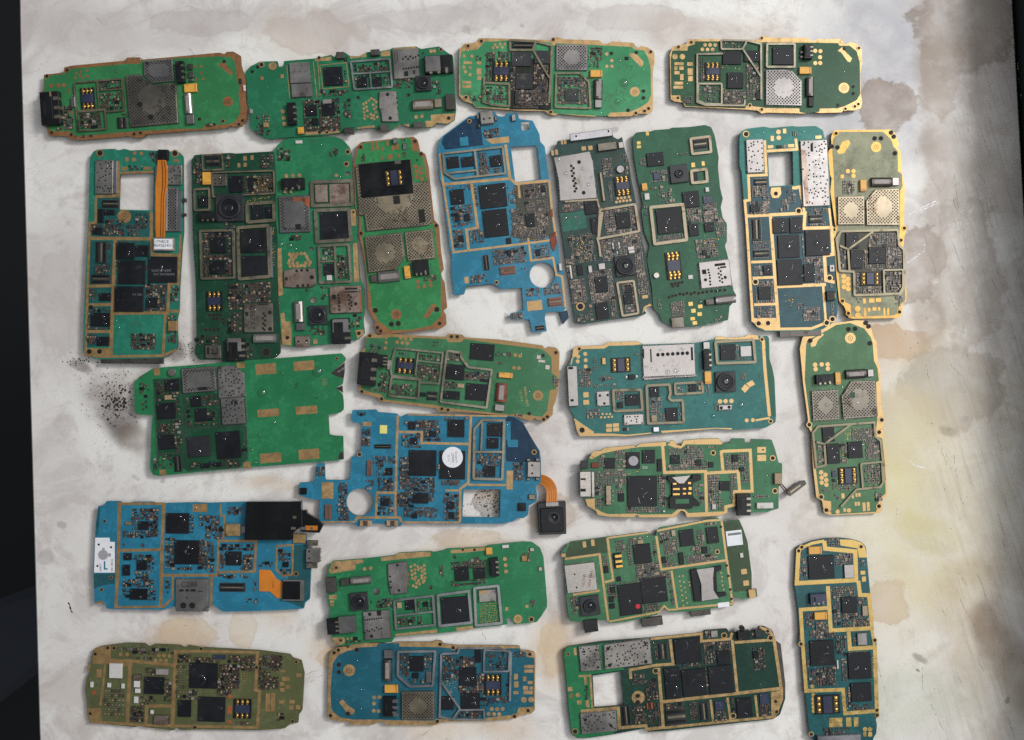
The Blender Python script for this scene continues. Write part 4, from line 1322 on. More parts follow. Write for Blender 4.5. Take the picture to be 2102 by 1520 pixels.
Board('dark board with curved silver card slot and long silver connector on its top edge', 1110, 250, 3.535, -.13, (28, 70, 62), 'gold_tan', '''
O 65,215 110,195 120,140 215,130 215,110 520,80 525,110 560,130 590,110 605,180 640,300 655,400 690,580 720,790 760,960 800,1220 810,1340 760,1320 740,1360 770,1390 730,1410 500,1440 310,1470 250,1465 230,1320 190,1050 130,640 130,560 90,260
HC 24 288,1342
m g 145,670 320,645 335,770 160,800
PP n 95,260 355,215 380,290 410,555 140,575 130,430
oc 10 222,322 238,338 225,357 240,375 230,395 247,412 237,430 253,448 243,467 258,485 248,505
oc 14 278,294 312,516
B card_connector chrome 0 2.5 210,90 522,103
B connector_slot hole_dark 2.5 2.52 250,100 265,112 485,62 498,78
B speaker tin_dark 0 2 412,160 555,198
B speaker_contact tin 0 1.2 562,150 605,190
r 145,138 165,165 168,136 188,162 75,208 98,245 102,204 127,240 295,182 330,208 343,178 378,204
S h 0 530,405 660,525
W 14 430,640 410,565 175,580
F 18 430,640 685,600 715,795 420,850
W 20 447,655 422,830
W 16 410,840 425,900 435,980
c 315,580 410,665 360,700 420,810 540,670 650,765 390,1130 490,1230 395,1320 500,1425 260,1040 310,1110 610,1190 665,1240 600,1258 675,1320
L 66 615,1045 72
F 16 555,1170 675,1155 710,1390 595,1410
h 30 288,1342
B crystal tin_light 0 1 417,1030 472,1070 342,1045 378,1095
B led white 0 1 630,910 678,928 638,936 682,952
B led white 0 .8 515,880 530,900 560,875 575,895 520,905 533,925 565,900 578,920 550,940 562,960
R 10 550,585 575,580 600,575 625,575 650,570 560,558 585,555 610,552 640,548
Z buzzer tin_light 1.5 28 578,345
B shield_edge tin_warm 0 1.4 425,368 470,575
r 735,1262 780,1280
g 735,1395 750,1345 790,1322 808,1335 770,1345
s .85 430,850 740,980
s .85 450,650 700,830
s .8 210,1150 340,1310 340,1090 540,1300
s .75 440,270 530,400 480,420 530,580
s .75 150,600 310,640
s .5 200,830 400,1010
s .8 680,990 770,1180
s .7 590,1180 700,1400 500,1300 560,1420
s .6 340,1310 390,1440 180,1000 260,1140 700,1180 790,1260
s .4 590,220 640,400 240,690 290,760 260,1400 370,1450
v .4 200,830 360,1000
B sliver tin 0 1 205,1040 235,1140
D 0 22 175,700
D 1.3 16 180,380 125,280
D 1.3 12 205,590 365,410 300,345 345,460
''', dirt=.4, lift=3, frame='tin_warm', can='tin_light', patch={'g': (18, 112, 92)})

Board('green board with notched edges and a big black chip in one silver frame', 1280, 250, 3.535, -.11, (20, 98, 64), 'gold_yellow', '''
O 65,110 90,80 130,75 200,72 220,62 330,55 350,45 480,40 590,25 635,40 660,100 670,150 690,260 685,330 700,480 720,560 705,620 720,700 750,740 750,870 735,900 760,990 790,1180 800,1230 820,1260 800,1310 770,1340 760,1440 640,1465 630,1450 600,1480 450,1490 340,1480 280,1450 260,1400 215,1350 205,1200 170,1000 190,900 150,800 130,650 140,600 100,400 75,250
F 20 487,125 625,108 635,220 500,235
N 502,135 612,190
c 165,232 295,315
oc 1 0,0
L 30 405,375 64
F 22 492,357 600,343 608,435 500,445
c 500,365 540,430
F 24 197,622 430,600 458,858 227,888
c 232,640 425,800
c 425,512 555,615 470,748 550,825 585,738 660,795
cb 575,542 650,590 215,372 265,420
S h 0 300,952 430,1136
P n 545,1022 788,1188
oc 8 615,1075 620,1095 625,1115 627,1135 628,1160 630,1182 690,1065 705,1085 690,1103 708,1112 695,1130 715,1140 700,1155 718,1165
oc 12 738,1130 595,1148
o 568,1075 602,1105 660,1032 740,1042 700,1052 745,1060
B vibration_motor tin_light 0 2.4 668,1267 820,1313
B motor_weight darkmetal 0 2 595,1290 660,1325
B microphone tin_dark 0 1.5 345,1425 445,1490
Y 130,450 175,497
B capacitor white 0 1 150,522 190,565
B crystal white 0 1 592,478 622,508
r 95,145 125,165 95,175 128,192 470,1310 505,1335 540,1330 575,1352 490,1360 525,1385 535,1385 570,1408 485,1420 520,1440 500,1450 535,1472 490,300 520,330 160,70 185,100 565,290 590,320
k 9 330,1275 355,1265 380,1260 410,1250 435,1255 460,1245 490,1250 515,1240 545,1245 575,1240 605,1235 640,1230 670,1230 700,1225 735,1222 350,1180 375,1175 400,1170 425,1165 360,1195 395,1190
Z buzzer tin 1.5 22 240,1115
B led white 0 .6 468,1115 505,1140
s .8 570,600 690,740
s .7 455,620 570,740
s .75 660,700 740,830
s .65 520,860 690,980
s .75 340,1310 450,1420
s .6 240,1290 280,1360 200,360 320,430
s .5 140,580 180,700 400,225 470,250 200,470 290,490 620,270 660,300 110,270 160,320
s .6 230,800 440,870
s .3 240,500 370,600 640,1410 720,1450 560,520 600,600
v .4 530,850 690,900
D .9 18 510,770
D .9 12 445,545 300,770 370,775
D 0 18 555,1310
D 0 11 680,1230 385,235 640,455
'''.replace('oc 1 0,0\n', ''), dirt=.2, lift=2.6, frame='tin_warm', can='tin_light')

Board('teal and dark blue board with bright gold dividers, large window and wet black chips', 1500, 250, 3.378, -.045, (12, 136, 124), 'gold_bright', '''
O 60,120 70,70 110,50 230,35 280,45 430,30 460,35 590,30 640,60 650,110 665,130 690,370 690,560 720,900 725,1050 745,1300 730,1380 640,1440 560,1450 240,1455 180,1430 155,1390 140,1200 90,545 75,350 60,300
H 258,218 430,208 435,440 267,450
m d 130,380 260,375 265,455 440,445 480,460 500,600 690,590 718,900 738,1340 640,1435 180,1428 153,1350 97,560 130,545
P f 105,125 235,352
P f 482,132 690,582
oa tin_rusty 488,190 520,200 545,575 520,572 500,400
o 552,152 572,208
oc 6 510,155 620,190 500,330 640,480 530,560
T 18 235,130 247,370 122,375 130,545 97,550 110,700 152,1380 240,1440 560,1435 650,1400
T 18 250,205 460,192 450,118
T 22 115,655 515,635 508,740 700,735 710,920 650,930 660,1100 720,1115
T 18 512,635 478,452 428,460
T 22 275,655 332,1430
T 18 140,975 290,970
T 18 150,1085 300,1080
T 18 160,1270 310,1265
T 22 320,1145 660,1130
T 16 640,1130 660,1405
T 14 682,600 700,755
g 155,1362 325,1362 338,1432 240,1444 185,1425
g 280,460 345,455 350,500 330,530 290,530 275,500
B lower_bracket darkmetal -1.7 -.2 335,1400 630,1485
c 290,672 400,770 408,665 500,770 325,790 480,940 515,755 690,925 320,960 500,1130 505,990 580,1110 190,1145 275,1230 225,1000 285,1060
N 145,675 215,820
N 545,648 640,700
N 165,398 255,440
N 160,892 270,935
c 135,580 195,625
h 22 105,88 470,620 170,1112 685,1085 705,1370 665,1395 192,1400 257,1398
h 20 312,500
R 16 330,72 332,113
r 360,50 385,82 275,100 300,135 255,165 295,185 395,158 440,178 585,98 630,118 425,450 465,470
B switch white 0 1.2 686,995 720,1040
B switch_hole hole_dark 1.2 1.22 698,1008 709,1025
B side_button black 0 2 665,1177 725,1240
B side_contact gold 0 1 715,1190 728,1225
s .6 305,165 390,185
s .7 140,450 260,520 130,560 270,640
s .55 340,540 400,620 390,460 450,560
s .6 220,520 270,600 150,830 270,885
s .7 490,790 510,930 155,1000 225,1065
s .8 505,940 640,990 580,990 640,1120
s .7 165,1110 300,1255 175,1285 300,1360
s .8 500,1290 620,1380
s .55 460,1260 520,1300 680,1120 720,1340 545,700 660,730 540,605 670,640 425,65 470,100
z 60 450,1180 640,1400
v .3 370,1200 430,1280
D .9 24 395,870
D .9 20 590,845 660,880 490,1070
D .9 14 440,730 380,1080 355,760 570,1060
D 1.3 14 580,315 610,270
''', dirt=.22, lift=3.2, frame='nickel', can='tin_light', patch={'d': (34, 88, 98)})

Board('muddy olive board with gold rim and two pale perforated shields', 1680, 250, 3.619, -.01, (158, 160, 122), 'gold_muddy', '''
O 95,120 110,75 130,62 480,60 540,60 570,85 600,170 585,195 610,215 620,380 640,470 635,770 655,800 640,850 630,930 645,1100 655,1300 650,1340 625,1350 620,1440 590,1460 270,1465 225,1460 190,1370 155,1340 140,1200 130,1100 115,830 130,800 90,520 100,420 80,380 75,220 100,190
M 110,130 150,75 480,75 540,130 560,190 590,220 590,370 620,390 625,480 605,520 605,770 600,900 630,940 645,1300 640,1340 600,1360 590,1420 560,1440 245,1450 240,1360 165,1330 150,1120 135,1100 130,830 145,790 120,560 115,400 105,230
m d 170,820 590,810 600,920 630,950 635,1240 610,1280 270,1285 265,1115 160,1105 145,960
P r 145,555 345,765
PP r 360,770 355,590 425,505 600,495 608,770
F 18 135,870 170,815 590,805 600,920 635,950 640,1230 610,1280 270,1290 265,1115 160,1110 150,980
W 16 410,815 222,950 160,922
W 16 222,955 232,1110
F 14 485,1105 628,1100 628,1230 600,1278 490,1278
c 205,825 300,940 240,955 330,1090 375,935 500,1055
S v 0 312,1118 460,1215
B vibration_motor darkmetal 0 2.4 400,412 545,480
B motor_weight tin_light 0 1.5 550,415 600,475
Y 312,432 360,515
Q 38 430,188
g 140,220 180,150 225,135 240,160 190,235 150,240
R 16 220,368 262,368 262,403
R 18 188,1150 220,1170 190,1188 222,1205 190,1228 222,1243
r 165,395 190,420 330,1315 352,1352 375,1315 415,1345 425,1312 465,1340 335,1385 355,1450 365,1385 385,1412 440,1378 458,1405 400,1380 430,1405 480,1385 497,1440 507,1385 525,1440
R 22 290,1392 293,1440
h 18 132,88 115,803 637,793 178,1333 222,1425 600,1415 612,882
k 14 540,82 560,112 418,125 465,125 143,192 568,236 100,185
s .7 370,830 590,930
s .75 500,940 620,1090
s .75 375,1060 480,1110
s .7 270,1130 320,1270 330,1225 480,1285
s .5 490,1120 620,1270 160,940 215,1100
s .6 180,440 270,540
s .5 570,1300 630,1370 280,1310 320,1350 340,960 370,1090
v .5 370,840 480,930 330,940 370,1090
z 170 120,130 590,540
D .9 16 430,970
D .9 12 455,1010 270,860 285,1015
''', dirt=.5, lift=2.4, frame='nickel_dark', can='tin_warm', patch={'d': (66, 68, 50)})

Board('wide green board with torn right edge, six tan pads and three silver shields', 260, 720, 4.472, -.075, (16, 132, 78), 'gold_dull', '''
O 70,290 120,240 200,190 250,160 640,130 1090,90 1260,80 1970,25 2010,70 2000,100 1920,170 1870,210 1990,260 1980,310 1920,340 1980,400 1990,470 1990,540 1960,570 1850,590 1860,770 1900,780 1985,785 1990,1000 1920,1010 1100,1075 300,1150 240,1140 215,1080 230,700 240,590 130,590 75,560
m d 250,265 500,250 840,400 1100,690 1115,990 1040,1070 560,1105 280,950
P e 500,168 825,368
o 650,338 740,360
PP f 835,145 970,132 1075,205 1085,420 845,440
P f 860,442 1088,668
o 955,465 975,495 985,460 1020,495
B shield_edge chrome 0 1.35 812,150 830,365 1070,215 1086,425 1084,440 1102,665
r 1180,128 1375,210 1530,103 1725,175 1198,545 1400,600 1550,517 1752,575 1222,948 1420,1022 1575,912 1770,992 1010,110 1085,160 1070,1025 1140,1080 250,165 310,225 300,1095 365,1140
c 350,272 485,365 275,487 450,620 290,780 440,900 585,422 685,510 625,537 740,645 815,752 1050,980
cw 555,797 775,965
B crystal tan 0 1 345,412 410,450
Z buzzer tin 1.5 36 412,200
N 430,967 505,1110
J 10 250,265 490,250
J 10 250,265 280,950 525,935 500,400
J 10 265,660 520,620
J 10 540,560 545,720 860,695 840,400
J 10 545,740 560,1105 1040,1070 1115,990 1100,690 860,695
c 680,1040 760,1075 800,1030 870,1060
s .55 250,290 350,400 280,390 500,480 450,480 500,620
s .65 290,650 520,760 440,760 520,930
s .6 540,420 590,640 690,410 840,500 740,540 830,640
s .65 560,650 840,710 560,1030 1040,1090
s .5 1060,770 1100,950 860,990 1030,1010
s .3 120,240 230,540 250,960 420,1080
D 0 50 1755,190
D 0 44 1245,385
D 0 20 1355,662 1220,772
D 0 28 1180,1030
D 0 15 1152,912 1395,480 1430,205 1650,670 1860,390
k 9 1320,210 
X 44 80 1745,435 ink .03 9.
X 40 80 1560,320 ink .03 NN
X 26 -84 1815,290 gold_dull .03 3.16.4|5.2.0.0
E scorched_edge soot 0 .25 1880,212 1925,170 2000,108 2000,200 1990,258
E scorched_edge soot 0 .25 1925,345 1980,320 1985,390
E torn_foil tin 0 .4 1930,190 1995,150 1996,170 1945,205
E scorched_edge soot 0 .2 1940,990 1960,930 1988,940 1988,1000
h 14 1930,72
'''.replace('k 9 1320,210 \n', ''), dirt=.08, lift=3, frame='nickel', can='tin', patch={'d': (20, 84, 54)})

Board('green board with black plug socket and rust red motor, above the sideways blue board', 710, 670, 4.570, .085, (52, 128, 80), 'gold_dull', '''
O 190,90 215,65 260,65 300,85 370,70 930,100 960,70 1090,78 1120,105 1440,125 1850,180 1860,210 1900,190 1970,200 2005,240 2000,400 2005,440 1990,600 1970,700 1945,760 1940,830 1880,890 1800,880 1770,860 1740,890 1600,850 1150,810 1000,800 960,810 870,800 840,770 360,710 310,705 300,670 140,630 115,590 130,540 130,240 185,200
M 195,110 300,110 440,100 940,120 960,150 1080,150 1110,120 1180,130 1430,165 1840,215 1900,260 1930,300 1930,440 1980,470 1970,590 1915,600 1890,790 1840,850 1600,820 1540,830 900,760 850,740 370,690 330,640 150,600 140,540
B charging_socket black 0 3.6 128,240 270,560
B charging_socket black 0 3.4 275,262 375,385
B solder_joint chrome 0 1.5 245,165 272,192 315,180 340,205
W 8 268,190 180,310
W 8 290,210 205,315
W 8 335,210 240,315
F 18 465,205 910,250 875,540 700,530 680,490 430,465 420,400 430,330
W 14 680,240 650,470
W 12 675,325 900,350
F 18 430,478 692,502 680,680 405,655
S h 0 475,290 635,450
F 22 950,230 1085,250 1080,290 1150,385 1370,410 1320,765 890,710
c 945,352 1105,508 920,602 1065,690 1135,532 1320,703 1175,155 1385,325
N 765,612 855,700
c 700,620 750,660
Y 1437,430 1560,490
B vibration_motor rust 0 2.2 1415,530 1505,715
B motor_weight tin_light 0 2 1400,730 1485,800
Q 48 1803,650
B old_solder tin 0 .35 1790,270 1830,310 1805,312 1868,345 1872,362 1912,408
R 18 515,110 562,118 610,122 482,150 530,155 578,160
R 18 1590,270 1635,278 1578,390 1622,393
R 16 378,105 378,155 370,205
h 22 225,90 335,682 1970,248 990,98 1045,100 900,775 958,785 1890,850 1855,875 150,612
k 14 1850,275 1720,820
B crystal tan 0 1 1045,537 1105,580
B crystal tin 0 1.2 390,315 425,410
s .65 690,260 870,330 680,350 870,520
s .55 430,530 670,660
s .75 1110,420 1340,520 960,250 1060,330 930,510 1130,600
s .55 1400,230 1550,300 320,430 400,620
s .6 490,240 640,280 1400,330 1470,360 270,580 380,620
s .5 1940,460 1990,570 1570,820 1660,850 820,140 870,190
X 32 -81 1690,660 gold_tan .03 MKFR1-1B2-2
X 26 -81 1645,650 gold_tan .03 1.2.1 4G.8
V 1 1 840,95 865,120
D .9 14 1235,210 1170,640
''', dirt=.2, lift=2.8, frame='nickel', can='tin')

Board('teal board with a big silver card slot full of water beads and tall black camera', 1140, 680, 4.379, -.045, (10, 118, 112), 'gold_bright', '''
O 150,230 160,150 190,135 440,125 460,100 740,90 790,120 1260,105 1420,75 1440,50 1500,45 1540,60 1700,50 1730,30 1820,35 1850,55 1900,40 1920,60 1925,250 1950,330 1970,430 1985,760 1980,820 1940,840 1890,870 1800,875 1590,890 1440,880 960,920 640,950 510,945 220,950 190,900 170,770 120,680 110,310
m g 1890,60 1915,62 1918,250 1942,330 1960,430 1976,760 1945,762 1910,400
g 152,230 162,152 190,137 440,127 460,102 740,92 780,118 700,127 480,132 440,157 220,162 200,220 160,240
g 1432,75 1442,52 1500,47 1540,62 1700,52 1730,32 1818,37 1828,75
g 210,928 350,920 520,922 640,932 860,912 870,920 640,946 510,942 222,946
g 950,897 1430,870 1585,872 1588,886 1440,876 960,916
g 165,782 350,908 330,932 215,938 192,890
T 28 1868,80 1882,330 1925,765
T 18 1800,802 1930,780
T 12 155,240 140,300
P n 780,132 1262,410
oc 17 922,213 965,210 1010,207 1055,205 1100,202 1143,200 1185,198
o 850,162 868,280 1215,145 1240,262 785,158 800,245
PP n 780,405 800,440 1280,402 1262,385
h 34 240,890
h 20 215,160 1855,75 1935,810
B card_connector tin_light 0 2.5 105,315 210,672
B connector_slot hole_dark 2.5 2.52 115,322 160,342 135,612 165,632
B spring_connector black 0 2.8 1328,175 1405,345
B white_block tin_light 0 2 1328,98 1390,160
F 26 1440,97 1780,77 1798,278 1455,290
c 1480,122 1620,255
B crystal white 0 1.1 1662,138 1763,225
S v 0 500,242 680,365
P n 370,542 490,670
oc 12 400,580 440,650 470,575
P f 615,752 795,838
F 24 520,532 768,527 783,708 530,720
c 630,572 750,665
c 560,640 610,690
F 24 820,490 1025,480 1035,560 1020,600 1045,625 1145,620 1155,820 835,830
c 850,507 935,590 990,692 1105,805
B crystal tan 0 1 862,757 915,815
F 22 1075,472 1318,457 1328,553 1080,568
c 1200,482 1270,540
B capacitor tan 0 1 1285,487 1310,530
Y 1340,365 1405,472
L 80 1535,455 90
g 1670,520 1705,475 1745,510 1705,555
g 1715,470 1770,440 1795,480 1745,505
R 20 1480,632 1530,630 1582,628
K 1468,665 1590,705
oc 15 1492,690 1562,684
R 18 205,230 268,205 272,262 272,318 200,272 1720,803 1775,800
R 10 425,745 460,745 492,745 412,775 445,775 478,772 508,770
r 250,550 300,595 250,620 305,660 455,835 510,865 515,830 572,860 455,875 510,905 518,868 575,900
B oscillator gold 0 1 418,240 455,300
B transistor black 0 1.2 655,392 715,432
B transistor_leg tin 0 .5 630,400 650,425 722,395 742,418
s .65 210,340 330,500
s .6 340,250 375,360 390,400 520,440 540,550 620,640
s .35 330,480 540,500 480,170 530,200
s .65 850,600 960,740 930,740 990,810
s .6 280,700 400,780 1660,370 1710,450
s .5 1110,650 1145,790 1090,490 1200,545 1345,480 1390,570
s .5 1620,120 1650,260 1660,225 1770,270 715,200 750,260 615,870 660,890 1425,650 1460,720
B side_button chrome 0 1.5 880,862 935,905
D 0 32 1668,665
D 0 19 1417,765
D 0 15 1260,640 1850,745 1350,645 1840,410
D 1.3 22 1003,372 1070,360
D 1.3 15 910,350 975,310 810,320 865,335 940,170 1140,160
D .9 20 895,545 1060,745
''', dirt=.12, lift=2.6, frame='nickel_dark', can='tin_light', patch={'g': (22, 104, 72)})

Board('upright dull green board with gold rim, directly below the muddy olive board', 1620, 640, 3.4545, -.06, (74, 128, 80), 'gold_bright', '''
O 95,180 200,130 300,85 470,62 545,65 570,90 600,190 620,220 625,340 645,420 650,640 670,760 665,880 690,1060 695,1300 660,1340 665,1400 640,1430 300,1445 250,1430 235,1340 195,1320 170,1100 155,850 125,800 135,770 100,520 75,260
M 130,200 240,150 330,95 430,80 530,120 575,180 590,220 600,350 625,400 635,490 615,500 625,770 610,880 660,900 680,1090 685,1290 640,1330 620,1420 300,1440 300,1345 250,1340 215,1310 190,1110 165,850 150,780 110,480 120,230
P r 158,563 360,765
PP r 370,600 440,492 610,488 630,745 385,762
oa d 430,575 465,570 468,612 432,612
W 16 260,1090 195,1105 170,860 205,815 605,785 612,885 650,915 680,1190 650,1245 480,1262 370,1385
W 16 445,795 252,940 195,925
W 16 252,945 262,1090
F 14 510,1080 658,1065 668,1215 640,1248 525,1255
c 235,815 325,920 265,940 365,1075 415,925 525,1035
S v 0 352,1108 490,1220
cb 305,1135 340,1172
B vibration_motor darkmetal 0 2.4 405,414 550,470
B motor_weight tin_light 0 1.5 555,410 600,460
B battery_connector black 0 2.6 190,450 318,508
Y 325,432 368,515
Q 38 432,188
g 150,215 175,190 235,155 245,165 205,200 185,245 155,250
R 16 183,377 230,374 272,374 187,408 274,405
R 16 228,1140 258,1158 232,1178 264,1195 232,1213 265,1228
r 370,1290 395,1325 445,1300 460,1325 470,1288 487,1315 490,1286 508,1312 520,1355 545,1415 550,1350 575,1412 465,1350 482,1378 485,1348 503,1376 385,1395 405,1420
R 16 345,1420 425,1410
h 20 268,78 143,802 655,768 228,1315 265,1408 637,1380 637,855
k 14 540,80 560,105 418,125 465,122 148,206 570,225
s .75 440,830 600,920 540,920 640,1040
s .65 365,920 415,1070 300,1120 350,1260 350,1220 490,1260
s .5 530,1090 650,1240
s .6 200,950 250,1090 610,1270 660,1340
s .5 320,1290 360,1330 220,1255 270,1280
v .6 390,840 500,930 330,930 400,960 300,1180 350,1260 370,960 400,1060
D .9 18 335,1000
D .9 14 515,945 440,960
D 1.3 14 480,595 260,660
''', dirt=.25, lift=2.4, frame='nickel_dark', can='tin_dark', patch={'d': (30, 74, 50)})
Board('sideways blue board with round white sticker, round hole and square window', 600, 820, 3.624, .015, (14, 132, 166), 'gold_tan', '''
O 445,80 625,75 640,95 780,105 800,130 860,105 1330,115 1370,120 1600,120 1660,130 1720,170 1730,210 1840,380 1850,440 1850,620 1810,640 1820,700 1820,760 1760,790 1755,860 1720,885 1680,880 1640,910 1560,925 1260,925 815,920 810,945 700,950 690,925 590,925 590,945 475,945 465,925 210,920 195,870 205,750 130,740 45,710 50,620 165,615 175,500 185,475 240,475 245,600 430,600 440,430 470,420 510,380 520,180 445,170
H 1275,672 1550,667 1545,878 1265,875
HC 101 503,765
m d 1590,125 1650,133 1718,175 1838,390 1838,460 1700,470 1590,460
m b 1600,300 1680,300 1680,355 1605,355
m b 1592,165 1625,165 1625,300 1592,300
T 18 787,120 775,400 767,870
T 18 795,242 965,245 962,325 1310,332
T 18 1330,120 1310,620 1250,665 1247,915
T 14 1140,678 1250,678
T 16 1310,635 1590,638
T 18 765,695 630,695 624,870
T 18 470,905 482,880 800,880 810,912
T 12 215,913 470,913
T 12 815,914 1250,916
T 12 860,112 1600,125
F 20 1355,220 1415,152 1578,157 1563,595 1350,590
W 14 1415,165 1405,385
W 16 1360,390 1568,390
c 1455,177 1560,275 1450,287 1535,365 1425,497 1510,575 870,377 1070,570 1100,382 1285,595 1160,150 1280,280 865,165 915,225 1020,235 1070,280 900,697 1010,775 660,740 720,795 695,510 745,565 880,285 930,335 1150,765 1205,815 1165,840 1205,890 890,855 930,885
Z paper_sticker paper 1.02 78 1192,432
X 26 -84 1222,430 ink_grey 1.04 Finsbury
X 26 -84 1195,432 ink 1.04 CM3N
X 22 -84 1165,436 ink_grey 1.04 8.7.2
N 612,337 735,365
NB 555,452 590,570
NB 240,785 285,895
r 525,167 590,200 220,617 305,740 1595,530 1640,670
B paper_sticker sticker_yellow 0 .12 652,192 705,255
U 1752,462 1845,578
oc 8 1785,490 1785,550
B port_solder solder 0 1.2 1745,440 1772,460 1812,438 1840,460 1745,582 1770,605 1812,580 1840,602
h 18 500,410 1800,392
B capacitor tan 0 1.3 500,902 590,945 700,902 785,945
B capacitor_mark cap_brown 1.3 1.32 525,905 560,942 728,905 760,942
B antenna_clip tin_warm 0 1.2 1760,707 1808,745
B socket gloss_black 0 1.2 1682,772 1738,830
B socket gloss_black 0 1.2 55,660 105,708
s .65 600,420 770,480 630,480 690,570 640,580 750,680
s .7 800,580 1060,690
s .85 780,690 900,800 1010,690 1060,760
s .6 830,800 1080,880 1130,700 1240,900
s .65 350,620 410,740 340,740 420,900
s .65 520,220 580,350 920,150 1100,310
s .55 820,260 960,360 1140,130 1310,160
s .6 1360,400 1560,500 1360,500 1430,590
s .6 1640,470 1720,600 480,90 550,120
s .8 175,500 245,570
s .7 800,430 870,640 1110,600 1250,640
s .5 1070,400 1100,520 640,720 750,860 840,160 1000,230
s .4 550,600 610,670 1280,400 1310,560
''', dirt=.12, lift=3.4, frame='nickel', can='tin_light', patch={'d': (10, 58, 86), 'b': (14, 136, 170)})

Board('green board with dotted gold rim and a little motor hanging on wires', 1170, 880, 4.204, -.015, (46, 124, 78), 'gold_bright', '''
O 165,255 200,195 270,190 300,165 540,145 570,160 600,130 830,110 860,125 870,100 900,105 920,140 960,150 980,100 1100,90 1290,85 1320,130 1380,130 1390,85 1505,85 1510,120 1560,125 1560,90 1740,95 1770,180 1800,295 1830,300 1830,480 1800,500 1800,600 1800,690 1700,720 1580,725 1500,750 1450,740 1420,680 1360,700 1350,740 1280,755 1010,770 990,720 960,710 930,740 900,770 600,770 580,745 550,770 340,765 240,750 220,710 150,670 130,610 95,590 90,380
g 167,255 202,197 270,192 300,167 540,147 570,162 600,132 830,114 830,150 600,160 430,185 280,215 190,265
g 840,140 860,127 872,103 898,107 920,142 960,152 982,103 1100,93 1288,88 1318,132 1300,137 1000,137 960,172 920,172
g 133,612 215,605 215,680 270,720 330,740 560,735 600,743 880,740 930,698 990,698 1020,730 1330,715 1345,738 1280,752 1012,767 992,718 960,706 928,738 898,767 602,767 580,742 550,767 340,762 242,747 222,708 152,668
T 26 800,150 817,380 1170,370 1180,720
T 26 1182,385 1450,370 1465,540
T 26 1305,190 1320,370
T 26 1310,197 1555,187 1572,540 1420,545 1415,660 1345,675 1345,730
c 485,207 605,345 625,187 735,300
c 495,412 755,670 300,257 390,345 870,232 950,305 1290,457 1380,535 1400,227 1455,290 1465,337 1505,370 1080,272 1135,325 1195,292 1240,335 420,562 470,630 755,265 795,370
Z grey_dot grey_tape 1.0 44 548,280
U 85,372 185,590
o 92,430 138,445 92,520 138,545
B port_housing tin 0 1.4 185,372 215,595
B side_switch tin_warm 0 2 310,492 360,660
B switch_pin solder 0 .8 362,530 382,550 362,570 382,590 362,615 382,635
B camera_switch dark 0 2 92,280 160,345
B red_part rust 0 1 185,295 255,340
E sim_holder black 0 1.8 840,410 910,405 920,440 1050,430 1060,400 1130,400 1135,440 1060,470 1060,580 1120,645 1120,670 1060,660 1060,690 860,690 855,600 880,580 880,480 845,440
E sim_spring tin_light 1.8 2.1 880,420 1040,405 985,475 940,475
B sim_contact contact_gold 1.8 1.9 890,515 948,530 890,560 948,575 975,513 1003,528 975,555 1003,570 1025,505 1050,530 1020,550 1048,570 890,470 920,485 1020,462 1045,480
B sim_window mask 1.8 1.83 912,610 1028,648
h 22 1235,210
h 24 1748,255 1768,538
r 1615,160 1690,210 1615,228 1692,280
B pad_mark hole_side .05 .08 1655,178 1675,190 1655,246 1675,258
B audio_jack black 0 3 1440,567 1560,750
B socket white 0 1.5 1612,642 1755,690
B socket cap_tan 0 2 1765,387 1830,480
E vibration_motor dark_metal -2.6 -.2 1890,580 1870,545 1990,455 2030,450 2040,480 1900,585
E motor_shaft tin_warm -.2 .1 1895,545 1985,480 1995,492 1905,560
E motor_wire red_wire -.3 .3 1800,480 1808,475 1868,545 1858,550
E motor_wire black -.4 .25 1820,478 1828,474 1882,535 1872,540
s .7 850,165 1010,240 840,310 1010,360
s .65 1010,150 1150,260 950,240 1080,320
s .6 1010,270 1190,350 1190,140 1270,180
s .7 220,370 290,580
s .75 290,350 480,480
s .6 380,190 480,330 240,230 300,340
s .75 1190,400 1300,600 1380,400 1440,600
s .6 1340,220 1540,370 1480,370 1550,460
s .75 480,680 770,720 765,400 830,680
s .6 400,480 470,560 1580,570 1720,600 1070,480 1150,650
s .5 1190,600 1340,700 220,600 300,700
B crystal tin_light 0 1 1225,650 1265,700
B crystal tin 0 1 800,705 825,725
v .3 1080,480 1150,650 270,230 300,340 500,370 680,400
X 30 -2 648,338 white_part .03 ID3
D .9 22 680,440 690,610
D .9 16 630,590 905,250
D 0 15 1695,450 535,180 
''', dirt=.2, lift=3.6, frame='nickel', can='tin_warm')

